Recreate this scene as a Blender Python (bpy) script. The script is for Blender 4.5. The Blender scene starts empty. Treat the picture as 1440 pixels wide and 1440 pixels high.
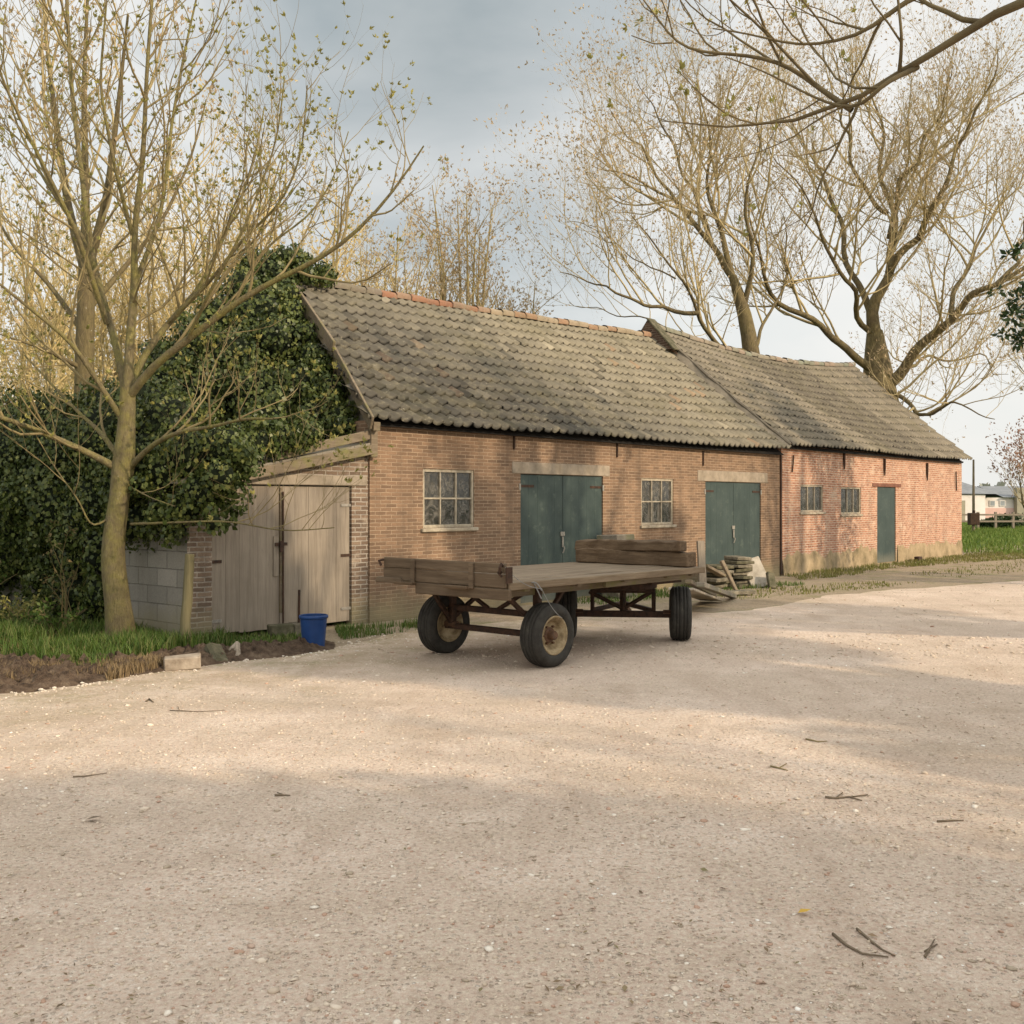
import bpy, bmesh, math, random
import numpy as np
from mathutils import Vector, Matrix, noise as mnoise

C = bpy.context.scene
COL = C.collection
F = 1500.0; HOR = 705.0; EYE = 1.63
rad = math.radians

# ------------------------------------------------------------------ survey helpers (photo survey -> world metres)
def at(px, py, D):
    return Vector(((px-720)/F*D, D, EYE-(py-HOR)/F*D))
def gnd(px, py):
    D = F*EYE/(py-HOR)
    return Vector(((px-720)/F*D, D, 0))

# ------------------------------------------------------------------ object helpers
def tag(o, label=None, cat=None, group=None, kind=None):
    if label: o['label'] = label
    if cat: o['category'] = cat
    if group: o['group'] = group
    if kind: o['kind'] = kind
    return o
def empty(name, loc=(0,0,0), rz=0.0, label=None, cat=None, group=None):
    o = bpy.data.objects.new(name, None); COL.objects.link(o)
    o.empty_display_size = .2
    o.location = loc; o.rotation_euler = (0,0,rz)
    return tag(o, label, cat, group)
def link(name, me, mat=None, parent=None, loc=None, rot=None):
    o = bpy.data.objects.new(name, me); COL.objects.link(o)
    if mat is not None:
        for m in (mat if isinstance(mat,(list,tuple)) else [mat]): me.materials.append(m)
    if parent is not None: o.parent = parent
    if loc is not None: o.location = loc
    if rot is not None: o.rotation_euler = rot
    return o
def npmesh(name, V, Fs, smooth=False, colors=None):
    """V (n,3); Fs list of (m,k) int arrays"""
    me = bpy.data.meshes.new(name)
    V = np.ascontiguousarray(V, dtype=np.float32)
    me.vertices.add(len(V)); me.vertices.foreach_set('co', V.ravel())
    Fs = [f for f in Fs if len(f)]
    nl = sum(f.size for f in Fs); npol = sum(len(f) for f in Fs)
    me.loops.add(nl); me.polygons.add(npol)
    me.loops.foreach_set('vertex_index', np.concatenate([f.ravel() for f in Fs]).astype(np.int32))
    tot = np.concatenate([np.full(len(f), f.shape[1], np.int32) for f in Fs])
    st = np.concatenate([[0], np.cumsum(tot)[:-1]]).astype(np.int32)
    me.polygons.foreach_set('loop_start', st)
    try: me.polygons.foreach_set('loop_total', tot)
    except Exception: pass
    if smooth: me.polygons.foreach_set('use_smooth', np.ones(npol, dtype=bool))
    if colors is not None:
        a = me.color_attributes.new('Tint', 'FLOAT_COLOR', 'POINT')
        a.data.foreach_set('color', np.ascontiguousarray(colors, dtype=np.float32).ravel())
    me.update(calc_edges=True); me.validate()
    return me

class MB:
    """collects simple solids; build() links them as one mesh object"""
    def __init__(s): s.v=[]; s.f=[]
    def add(s, vs, fs):
        n=len(s.v); s.v += [tuple(v) for v in vs]; s.f += [tuple(i+n for i in f) for f in fs]; return s
    def box(s, x0,x1,y0,y1,z0,z1, M=None, jit=0, rng=random):
        vs=[Vector((x,y,z)) for z in (z0,z1) for y in (y0,y1) for x in (x0,x1)]
        if jit: vs=[v+Vector((rng.uniform(-jit,jit),rng.uniform(-jit,jit),rng.uniform(-jit,jit))) for v in vs]
        if M is not None: vs=[M@v for v in vs]
        return s.add(vs, [(0,2,3,1),(4,5,7,6),(0,1,5,4),(2,6,7,3),(0,4,6,2),(1,3,7,5)])
    def beam(s, a, b, w, h, up=Vector((0,0,1))):
        a=Vector(a); b=Vector(b); t=(b-a); L=t.length; t.normalize()
        sd=t.cross(up)
        if sd.length<1e-4: sd=t.cross(Vector((1,0,0)))
        sd.normalize(); u=sd.cross(t)
        vs=[]
        for p in (a,b):
            for i,j in ((-1,-1),(1,-1),(1,1),(-1,1)):
                vs.append(p+sd*(w/2*i)+u*(h/2*j))
        return s.add(vs, [(0,1,2,3),(7,6,5,4),(0,4,5,1),(1,5,6,2),(2,6,7,3),(3,7,4,0)])
    def tube(s, pts, r, k=8, cap=True):
        pts=[Vector(p) for p in pts]; n=len(pts)
        rs = r if isinstance(r,(list,tuple)) else [r]*n
        ref=None; vs=[]
        for i,p in enumerate(pts):
            t=(pts[min(i+1,n-1)]-pts[max(i-1,0)]).normalized()
            if ref is None:
                ref=t.cross(Vector((0,0,1)))
                if ref.length<.1: ref=t.cross(Vector((1,0,0)))
            sd=(ref-t*ref.dot(t)).normalized(); ref=sd; u=t.cross(sd)
            for q in range(k):
                a=2*math.pi*q/k; vs.append(p+(sd*math.cos(a)+u*math.sin(a))*rs[i])
        fs=[]
        for i in range(n-1):
            for q in range(k):
                a=i*k+q; b=i*k+(q+1)%k; fs.append((a,b,b+k,a+k))
        if cap: fs.append(tuple(range(k-1,-1,-1))); fs.append(tuple((n-1)*k+q for q in range(k)))
        return s.add(vs,fs)
    def lathe(s, prof, k=32, M=None, axis='z', close=False):
        vs=[]
        for (r,h) in prof:
            for q in range(k):
                a=2*math.pi*q/k
                v=Vector((r*math.cos(a), r*math.sin(a), h)) if axis=='z' else Vector((r*math.cos(a), h, r*math.sin(a)))
                vs.append(M@v if M is not None else v)
        fs=[]; n=len(prof)
        for i in range(n if close else n-1):
            j=(i+1)%n
            for q in range(k):
                a=i*k+q; b=i*k+(q+1)%k; c=j*k+(q+1)%k; d=j*k+q
                fs.append((a,b,c,d))
        return s.add(vs,fs)
    def poly(s, pts): return s.add(pts,[tuple(range(len(pts)))])
    def build(s, name, mat, parent=None, bevel=0, smooth=False, loc=None, rot=None, seg=1):
        me=bpy.data.meshes.new(name); me.from_pydata([tuple(v) for v in s.v],[],s.f); me.update()
        bm=bmesh.new(); bm.from_mesh(me)
        bmesh.ops.recalc_face_normals(bm, faces=bm.faces)
        if bevel:
            es=[e for e in bm.edges if len(e.link_faces)==2 and e.calc_face_angle(0)>.5]
            bmesh.ops.bevel(bm, geom=es, offset=bevel, segments=seg, affect='EDGES', profile=.6, clamp_overlap=True)
        bm.to_mesh(me); bm.free()
        if smooth:
            for p in me.polygons: p.use_smooth=True
        return link(name, me, mat, parent, loc, rot)

# ------------------------------------------------------------------ material helpers
class NT:
    def __init__(s, name):
        s.m=bpy.data.materials.new(name); s.m.use_nodes=True
        s.t=s.m.node_tree; s.t.nodes.clear()
        s.out=s.n('ShaderNodeOutputMaterial'); s.b=s.n('ShaderNodeBsdfPrincipled')
        s.l(s.b.outputs[0], s.out.inputs[0])
        s.b.inputs['Specular IOR Level'].default_value=.25
        s.co=s.n('ShaderNodeTexCoord').outputs['Object']
    def n(s, t, **k):
        nd=s.t.nodes.new(t)
        for a,b in k.items(): setattr(nd,a,b)
        return nd
    def l(s,a,b): s.t.links.new(a,b)
    def inp(s, sock, v):
        if hasattr(v,'is_linked') or isinstance(v,bpy.types.NodeSocket): s.l(v,sock)
        else:
            if isinstance(v,(tuple,list)) and len(v)==3 and sock.type=='RGBA': v=(*v,1)
            sock.default_value=v
    def scale(s, v, sc, rot=(0,0,0), loc=(0,0,0)):
        m=s.n('ShaderNodeMapping'); s.l(v,m.inputs['Vector']); m.inputs['Scale'].default_value=sc
        m.inputs['Rotation'].default_value=rot; m.inputs['Location'].default_value=loc
        return m.outputs[0]
    def noise(s, sc, det=4, rough=.6, vec=None, dist=0):
        nd=s.n('ShaderNodeTexNoise'); s.l(vec if vec is not None else s.co, nd.inputs['Vector'])
        nd.inputs['Scale'].default_value=sc; nd.inputs['Detail'].default_value=det
        nd.inputs['Roughness'].default_value=rough; nd.inputs['Distortion'].default_value=dist
        return nd.outputs['Fac']
    def voro(s, sc, vec=None, feat='F1', out='Color'):
        nd=s.n('ShaderNodeTexVoronoi', feature=feat); s.l(vec if vec is not None else s.co, nd.inputs['Vector'])
        nd.inputs['Scale'].default_value=sc
        return nd.outputs[out]
    def ramp(s, v, stops, interp='LINEAR'):
        r=s.n('ShaderNodeValToRGB'); s.l(v,r.inputs[0]); cr=r.color_ramp; cr.interpolation=interp
        while len(cr.elements)>1: cr.elements.remove(cr.elements[-1])
        for i,(p,c) in enumerate(stops):
            e=cr.elements[0] if i==0 else cr.elements.new(p)
            e.position=p
            e.color=(c,c,c,1) if isinstance(c,(int,float)) else (*c,1)
        return r.outputs[0]
    def mix(s, f, a, b, mode='MIX'):
        m=s.n('ShaderNodeMix', data_type='RGBA', blend_type=mode)
        s.inp(m.inputs[0], f); s.inp(m.inputs[6], a); s.inp(m.inputs[7], b)
        return m.outputs[2]
    def math(s, op, a, b=0.0, clamp=False):
        m=s.n('ShaderNodeMath', operation=op, use_clamp=clamp)
        s.inp(m.inputs[0],a); s.inp(m.inputs[1],b); return m.outputs[0]
    def mr(s, v, a, b, c=0.0, d=1.0):
        m=s.n('ShaderNodeMapRange'); s.l(v,m.inputs[0])
        for i,x in enumerate((a,b,c,d)): m.inputs[i+1].default_value=x
        return m.outputs[0]
    def xyz(s, v=None):
        x=s.n('ShaderNodeSeparateXYZ'); s.l(v if v is not None else s.co,x.inputs[0]); return x.outputs
    def comb(s,x,y,z=0.0):
        c=s.n('ShaderNodeCombineXYZ'); s.inp(c.inputs[0],x); s.inp(c.inputs[1],y); s.inp(c.inputs[2],z); return c.outputs[0]
    def bump(s, h, strength=.5, dist=.01, nrm=None):
        b=s.n('ShaderNodeBump'); s.l(h,b.inputs['Height']); b.inputs['Strength'].default_value=strength
        b.inputs['Distance'].default_value=dist
        if nrm is not None: s.l(nrm,b.inputs['Normal'])
        s.l(b.outputs[0], s.b.inputs['Normal']); return b.outputs[0]
    def done(s, col, rough=.85, metal=0.0, spec=None):
        s.inp(s.b.inputs['Base Color'], col); s.inp(s.b.inputs['Roughness'], rough)
        s.b.inputs['Metallic'].default_value=metal
        if spec is not None: s.b.inputs['Specular IOR Level'].default_value=spec
        return s.m

def plain(name, c1, c2, sc=6, rough=.85, bump=.3, bd=.01, metal=0, c3=None):
    n=NT(name); a=n.noise(sc,6,.65)
    stops=[(.3,c1),(.7,c2)]
    if c3 is not None: stops=[(.28,c1),(.5,c2),(.72,c3)]
    n.bump(n.noise(sc*6,5,.7), bump, bd)
    return n.done(n.ramp(a,stops), rough, metal)

def wood(name, dark, mid, light, axis='x', rough=.85, sc=1.0, moss=None):
    n=NT(name)
    st={'x':(.6,9,9),'y':(9,.6,9),'z':(9,9,.6)}[axis]
    v=n.scale(n.co, tuple(c*sc for c in st))
    g=n.noise(3.0,8,.7,v,.4); p=n.noise(1.3,3,.6)
    col=n.ramp(g,[(.25,dark),(.5,mid),(.78,light)])
    col=n.mix(n.ramp(p,[(.35,0),(.7,.55)]), col, dark)
    if moss is not None: col=n.mix(n.ramp(n.noise(2.7,6,.7),[(.5,0),(.66,.8)]), col, moss)
    n.bump(g,.6,.008)
    return n.done(col, rough)

def leafmat(name, cols, trans=.25, rough=.55):
    n=NT(name)
    g=n.n('ShaderNodeNewGeometry').outputs['Random Per Island']
    k=len(cols); col=n.ramp(g,[(i/(k-1),c) for i,c in enumerate(cols)])
    big=n.noise(1.3,3,.6); col=n.mix(n.ramp(big,[(.35,.0),(.65,.5)]), col, cols[0])
    n.done(col, rough)
    if trans:
        t=n.n('ShaderNodeBsdfTranslucent'); n.l(col,t.inputs[0])
        mx=n.n('ShaderNodeMixShader'); mx.inputs[0].default_value=trans
        n.l(n.b.outputs[0],mx.inputs[1]); n.l(t.outputs[0],mx.inputs[2]); n.l(mx.outputs[0],n.out.inputs[0])
    return n.m

def bark(name, dark, mid, lich, sc=5, amt=.5):
    n=NT(name)
    v=n.scale(n.co,(1,1,.35))
    g=n.noise(sc*2.2,7,.7,v); l=n.noise(sc*.8,6,.7)
    col=n.ramp(g,[(.3,dark),(.7,mid)])
    col=n.mix(n.ramp(l,[(.42,0),(.62,amt)]), col, lich)
    w=n.noise(sc*7,3,.5); col=n.mix(n.ramp(w,[(.68,0),(.74,.5)]), col, (.42,.40,.33))
    X=n.xyz(); low=n.math('ADD',X[2],n.math('MULTIPLY',n.noise(2.3,5,.7),1.2)); col=n.mix(n.mr(low,2.3,.7,0,.6),col,tuple(c*.75 for c in dark))  # lower trunk darkened: the shade on it is painted into the bark
    ck=n.noise(sc*5,7,.75,n.scale(n.co,(1.6,1.6,.5))); col=n.mix(.7,col,n.ramp(ck,[(.3,(.22,.21,.2)),(.5,(.5,.5,.5)),(.7,(.74,.73,.7))]),'OVERLAY')
    n.bump(n.math('ADD',g,ck),1.0,.025)
    return n.done(col,.9)

def brickmat(name, c1, c2, c3, mortar, bw, bh, ms, stain, lime=0.0, base_moss=(.22,.19,.11), irregular=.0):
    n=NT(name); X=n.xyz()
    u=n.math('ADD',X[0],X[1])
    wob=n.noise(1.1,4,.6); wob=n.math('MULTIPLY',n.math('SUBTRACT',wob,.5),irregular)
    fine=n.math('MULTIPLY',n.math('SUBTRACT',n.noise(22,3,.6),.5),.012)
    zz=n.math('ADD',n.math('ADD',X[2],wob),fine)
    vec=n.comb(n.math('ADD',u,fine),zz)
    b=n.n('ShaderNodeTexBrick'); n.l(vec,b.inputs['Vector'])
    b.inputs['Scale'].default_value=1; b.inputs['Brick Width'].default_value=bw; b.inputs['Row Height'].default_value=bh
    b.inputs['Mortar Size'].default_value=ms; b.inputs['Mortar Smooth'].default_value=.25; b.inputs['Bias'].default_value=-.1
    b.inputs['Color1'].default_value=(0,0,0,1); b.inputs['Color2'].default_value=(1,1,1,1); b.inputs['Mortar'].default_value=(.5,.5,.5,1)
    per=b.outputs['Color']; mask=b.outputs['Fac']
    brick=n.ramp(per,[(0,c1),(.5,c2),(1,c3)])
    patch=n.noise(.9,5,.65); brick=n.mix(n.ramp(patch,[(.35,0),(.7,.55)]),brick,c1)
    grain=n.noise(60,4,.7); brick=n.mix(.35,brick,n.ramp(grain,[(.3,(.3,.3,.3)),(.7,(.75,.72,.7))]),'OVERLAY')
    mcol=n.mix(n.ramp(n.noise(5,5,.7),[(.4,0),(.65,.7)]),mortar,tuple(x*.45 for x in mortar))
    col=n.mix(mask,brick,mcol)
    if lime:
        lm=n.ramp(n.noise(2.6,7,.75),[(.52,0),(.66,lime)]); col=n.mix(lm,col,(.55,.45,.34))
    # soot streaks and dark top, damp foot
    vs=n.scale(n.co,(1.6,1.6,.22)); st=n.ramp(n.noise(1.8,6,.7,vs),[(.5,0),(.72,stain)]); col=n.mix(st,col,(.09,.065,.045))
    foot=n.math('ADD',X[2],n.math('MULTIPLY',n.noise(2.2,5,.7),.55))
    fm=n.mr(foot,.72,.38,0,1); col=n.mix(n.math('MULTIPLY',fm,.75,True),col,base_moss)
    h=n.math('SUBTRACT',n.math('MULTIPLY',grain,.35),mask); n.bump(h,.7,.012)
    return n.done(col,.92)

# colours are albedos
M={}
M['brick_old']=brickmat('old_brown_brick',(.155,.100,.064),(.215,.136,.084),(.275,.175,.108),(.39,.285,.19),.198,.0515,.0058,.55,irregular=.015)
M['brick_red']=brickmat('soft_red_brick',(.30,.14,.082),(.42,.21,.126),(.52,.30,.19),(.58,.43,.33),.198,.056,.0105,.40,lime=.6,irregular=.05)
M['brick_grey']=brickmat('grey_shed_brick',(.12,.085,.06),(.19,.13,.09),(.26,.19,.13),(.36,.31,.25),.20,.058,.009,.4,lime=.4,irregular=.03)
M['brick_stub']=brickmat('sooty_brick',(.06,.038,.026),(.10,.06,.04),(.15,.09,.06),(.20,.16,.12),.20,.055,.007,.5)
M['block']=brickmat('concrete_block',(.21,.195,.165),(.26,.24,.205),(.31,.285,.245),(.17,.155,.13),.42,.21,.007,.3,irregular=.01)
def tilemat():
    n=NT('clay_pantile')
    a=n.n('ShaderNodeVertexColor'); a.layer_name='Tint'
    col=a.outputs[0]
    ms=n.ramp(n.noise(.8,7,.75),[(.48,0),(.66,.45)]); col=n.mix(ms,col,(.125,.110,.06)); l1=n.ramp(n.noise(3.5,7,.75),[(.5,0),(.66,.45)]); col=n.mix(l1,col,(.235,.205,.14))
    l2=n.ramp(n.noise(14,6,.75),[(.62,0),(.70,.6)]); col=n.mix(l2,col,(.46,.42,.32))
    d=n.ramp(n.noise(9,6,.7),[(.30,.5),(.48,0)]); col=n.mix(d,col,(.075,.066,.052))
    n.bump(n.noise(45,5,.75),.5,.008)
    return n.done(col,.95)
M['tile']=tilemat()
M['lintel']=plain('weathered_concrete',(.19,.155,.11),(.35,.29,.22),5,.9,.3)
M['green']=None
def greenmat():
    n=NT('green_door_paint')
    v=n.scale(n.co,(5,5,.7)); g=n.noise(2.2,7,.7,v)
    col=n.ramp(n.noise(1.5,6,.7),[(.3,(.027,.042,.038)),(.55,(.041,.059,.053)),(.78,(.064,.084,.073))])
    X=n.xyz(); foot=n.math('ADD',X[2],n.math('MULTIPLY',n.noise(5,5,.7),.35))
    col=n.mix(n.math('MULTIPLY',n.mr(foot,.50,.22,0,1),.6,True),col,(.17,.16,.12))
    col=n.mix(n.ramp(g,[(.58,0),(.72,.5)]),col,(.022,.036,.032))
    pch=n.ramp(n.noise(4.5,7,.75),[(.56,0),(.68,.55)]); col=n.mix(pch,col,(.10,.125,.10)); col=n.mix(n.ramp(n.noise(26,5,.75),[(.64,0),(.70,.5)]),col,(.17,.15,.11))
    n.bump(g,.35,.005)
    return n.done(col,.6)
M['green']=greenmat()
M['greywood']=wood('silvered_wood',(.16,.130,.098),(.255,.212,.162),(.35,.295,.23),'z')
M['greywood_x']=wood('silvered_board',(.14,.12,.09),(.26,.225,.175),(.38,.34,.27),'x',moss=(.14,.14,.06))
M['deck']=wood('deck_wood',(.12,.088,.057),(.245,.188,.128),(.38,.30,.215),'x')
M['trailer_wood']=wood('trailer_board',(.065,.044,.027),(.135,.095,.06),(.22,.165,.11),'y')
M['trailer_side']=wood('trailer_side_board',(.11,.078,.048),(.21,.155,.10),(.32,.25,.17),'x')
M['sleeper']=wood('sleeper_wood',(.060,.038,.022),(.135,.090,.053),(.24,.17,.105),'y')
M['oldtimber']=wood('old_timber',(.11,.085,.055),(.20,.155,.105),(.30,.245,.17),'x',moss=(.16,.15,.05))
M['frame']=plain('faded_window_paint',(.22,.18,.125),(.44,.385,.29),14,.7,.4,.004)
M['iron']=plain('rusty_iron',(.022,.015,.011),(.075,.038,.022),18,.75,.4,.004)
M['metal_old']=plain('dull_galvanised',(.16,.145,.12),(.34,.31,.26),30,.5,.3,.003)
M['redwood']=plain('red_brown_lintel',(.12,.05,.032),(.21,.095,.06),8,.8,.3)
def tyremat():
    n=NT('tyre_rubber'); col=n.ramp(n.noise(9,6,.7),[(.3,(.018,.016,.014)),(.62,(.045,.041,.034)),(.8,(.10,.09,.07))])
    n.bump(n.noise(60,3,.6),.3,.004); return n.done(col,.8)
M['tyre']=tyremat()
M['rim']=plain('cream_rim_paint',(.07,.045,.025),(.27,.20,.11),11,.7,.4,.004,c3=(.44,.36,.23))
M['rim_red']=plain('rusted_hub',(.06,.035,.022),(.17,.09,.05),20,.7,.4,.004)
M['blue']=plain('blue_plastic',(.010,.034,.115),(.018,.055,.175),5,.42,.12,.003)
M['stone_pale']=plain('pale_brick_block',(.17,.13,.09),(.43,.36,.28),7,.9,.6,.01)
M['slab']=plain('mossy_slab',(.042,.042,.02),(.092,.083,.05),8,.95,.6,.01,c3=(.18,.155,.105))
M['slab_grey']=plain('grey_slab',(.075,.066,.045),(.145,.126,.09),8,.95,.6,.01,c3=(.28,.245,.18))
M['white_board']=plain('white_board',(.20,.17,.125),(.50,.445,.36),5,.7,.3,.004)
M['rope']=plain('blue_grey_twine',(.16,.16,.155),(.27,.265,.25),40,.8,.2,.002)
M['soil']=plain('dark_soil',(.060,.040,.025),(.15,.10,.066),9,.98,1.0,.06,c3=(.26,.19,.125))
M['cloth']=plain('dusty_curtain',(.48,.41,.32),(.68,.60,.50),6,.9,.2)
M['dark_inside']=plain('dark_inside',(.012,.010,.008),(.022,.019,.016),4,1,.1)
M['cobweb']=None
def glassmat():
    n=NT('dirty_window_glass')
    n.done((.035,.035,.032),.12,0,.6)
    web=n.noise(5.5,6,.7,dist=2.6)
    dirt_shade=n.ramp(web,[(.40,.05),(.52,.25),(.57,.6),(.63,.22)])
    col=n.mix(dirt_shade,(.03,.03,.027),(.34,.31,.25)); n.inp(n.b.inputs['Base Color'],col)
    n.l(n.ramp(web,[(.45,.08),(.65,.5)]),n.b.inputs['Roughness'])
    t=n.n('ShaderNodeBsdfTransparent'); mx=n.n('ShaderNodeMixShader')
    f=n.ramp(n.noise(3,5,.7),[(.3,.45),(.7,.75)])
    n.l(n.math('MAXIMUM',f,dirt_shade),mx.inputs[0]); n.l(t.outputs[0],mx.inputs[1]); n.l(n.b.outputs[0],mx.inputs[2]); n.l(mx.outputs[0],n.out.inputs[0])
    return n.m
M['glass']=glassmat()

def gravelmat():
    n=NT('shell_gravel')
    big=n.noise(.45,6,.7); mid=n.noise(1.7,8,.75); fine=n.noise(38,5,.75); vfine=n.noise(140,3,.7)
    col=n.ramp(mid,[(.3,(.56,.44,.345)),(.5,(.69,.555,.45)),(.72,(.79,.655,.545))])
    col=n.mix(n.ramp(big,[(.40,0),(.64,.6)]),col,(.47,.365,.265))
    pk=n.noise(.8,6,.7); col=n.mix(n.ramp(pk,[(.5,0),(.7,.45)]),col,(.60,.455,.36))
    col=n.mix(.8,col,n.ramp(fine,[(.28,(.24,.23,.22)),(.5,(.5,.5,.5)),(.72,(.78,.76,.74))]),'OVERLAY')
    vc=n.voro(46); vd=n.voro(46,out='Distance')
    X=n.xyz(vc)
    isst=n.math('MULTIPLY',n.ramp(X[0],[(.62,0),(.66,1)]),n.ramp(vd,[(.22,1),(.40,0)]))
    sc=n.ramp(X[1],[(0,(.46,.32,.24)),(.22,(.60,.50,.39)),(.6,(.42,.35,.27)),(.8,(.70,.62,.52)),(.95,(.84,.80,.73))],'CONSTANT')
    col=n.mix(n.math('MULTIPLY',isst,.6),col,sc)
    vc2=n.voro(115); X2=n.xyz(vc2); col=n.mix(n.ramp(X2[0],[(.55,0),(.6,.38)]),col,n.ramp(X2[1],[(0,(.34,.26,.19)),(.5,(.66,.56,.44)),(1,(.52,.39,.30))]))
    # worn wheel lines and damp dark grit
    tr=n.noise(1.0,5,.65,n.scale(n.co,(.35,1.1,1),(0,0,rad(40)))); col=n.mix(n.ramp(tr,[(.52,0),(.7,.45)]),col,(.42,.33,.24))
    lit=n.noise(7,6,.75); col=n.mix(n.ramp(lit,[(.60,0),(.70,.55)]),col,(.36,.27,.19))
    P=n.xyz(); wv=n.math('ADD',n.math('MULTIPLY',P[0],-.761),n.math('MULTIPLY',P[1],.649)); wv=n.math('SUBTRACT',wv,10.73)
    ed=n.math('ADD',wv,n.math('MULTIPLY',n.noise(.9,6,.7),3.6))
    dm=n.math('MULTIPLY',n.mr(ed,-2.2,.6,0,1),n.ramp(n.noise(3.2,6,.75),[(.36,.15),(.62,.95)]),True); col=n.mix(dm,col,n.mix(n.noise(12,5,.7),(.30,.225,.145),(.40,.33,.20)))
    gm=n.math('MULTIPLY',n.mr(ed,-1.6,1.4,0,1),n.ramp(n.noise(2.1,6,.75),[(.52,0),(.64,.8)]),True); col=n.mix(gm,col,(.20,.20,.075))
    st=n.noise(1.6,7,.7,n.scale(n.co,(1.2,.28,1),(0,0,rad(-44)))); col=n.mix(n.ramp(st,[(.50,0),(.68,.5)]),col,(.43,.315,.23))
    h=n.math('ADD',n.math('MULTIPLY',fine,.8),n.math('ADD',n.math('MULTIPLY',isst,.9),n.math('MULTIPLY',vfine,.35)))
    h=n.math('ADD',h,n.math('MULTIPLY',n.noise(9,6,.75),2.2))
    n.bump(h,.9,.017)
    return n.done(col,.95)
M['gravel']=gravelmat()
def fieldmat():
    n=NT('rough_grass_ground')
    a=n.noise(.5,6,.7); f=n.noise(30,5,.75)
    col=n.ramp(a,[(.3,(.045,.085,.016)),(.55,(.085,.14,.026)),(.75,(.14,.17,.045))])
    col=n.mix(n.ramp(f,[(.35,.5),(.6,0)]),col,(.05,.05,.02))
    n.bump(f,.9,.03); return n.done(col,.95)
M['field']=fieldmat()
def dirtmat():
    n=NT('trodden_dirt_strip')
    a=n.noise(1.1,6,.7); f=n.noise(24,6,.75)
    col=n.ramp(a,[(.32,(.24,.185,.115)),(.5,(.38,.30,.21)),(.68,(.23,.21,.09))])
    col=n.mix(n.ramp(f,[(.35,.55),(.6,0)]),col,(.08,.06,.035)); n.bump(f,.9,.02); return n.done(col,.97)
M['dirt_shade']=dirtmat()

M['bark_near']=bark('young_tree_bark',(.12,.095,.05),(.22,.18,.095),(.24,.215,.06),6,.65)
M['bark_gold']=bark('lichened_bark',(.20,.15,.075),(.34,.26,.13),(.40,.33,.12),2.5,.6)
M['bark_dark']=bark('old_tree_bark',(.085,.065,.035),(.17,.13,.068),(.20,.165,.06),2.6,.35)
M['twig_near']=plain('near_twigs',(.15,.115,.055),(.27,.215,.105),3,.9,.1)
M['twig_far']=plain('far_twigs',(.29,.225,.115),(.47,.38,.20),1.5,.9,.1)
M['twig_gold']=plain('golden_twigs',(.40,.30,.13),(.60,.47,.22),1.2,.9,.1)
M['twig_branch']=plain('overhanging_twigs',(.10,.075,.04),(.18,.14,.07),3,.9,.1)
M['bud_green']=leafmat('unfolding_green_leaves',[(.20,.185,.05),(.30,.275,.075),(.40,.36,.12)],.3)
M['bud_tan']=leafmat('tan_buds',[(.36,.26,.15),(.46,.35,.21),(.56,.45,.29)],.3)
M['bud_gold']=leafmat('golden_buds',[(.46,.34,.15),(.58,.46,.22),(.68,.56,.30)],.3)
M['bud_red']=leafmat('reddish_leaves',[(.30,.17,.13),(.38,.23,.17),(.46,.30,.22)],.3)
M['ivy']=leafmat('ivy_leaves',[(.026,.040,.011),(.058,.080,.019),(.10,.125,.030),(.18,.19,.055)],.15,.38)
M['ivy_light']=leafmat('young_ivy_leaves',[(.04,.062,.014),(.072,.098,.022),(.12,.145,.035)],.15,.45)
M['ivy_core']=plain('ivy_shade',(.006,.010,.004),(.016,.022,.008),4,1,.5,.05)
M['ever']=leafmat('evergreen_leaves',[(.018,.036,.010),(.032,.058,.016),(.055,.085,.028)],.1,.5)
M['grass']=leafmat('grass_blades',[(.05,.095,.014),(.08,.135,.022),(.125,.175,.038),(.22,.20,.08)],.3,.6)
M['lawn']=leafmat('lawn_blades',[(.085,.145,.022),(.13,.20,.032),(.19,.25,.05),(.24,.26,.08)],.3,.7)
M['grass_dry']=leafmat('sparse_dry_grass',[(.12,.13,.035),(.20,.20,.055),(.28,.235,.10)],.3,.7)
M['weed']=leafmat('dry_weed',[(.14,.10,.045),(.22,.17,.075),(.17,.16,.05)],.2,.8)
M['straw']=leafmat('dead_grass',[(.20,.14,.07),(.30,.22,.12)],.2,.8)

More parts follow.
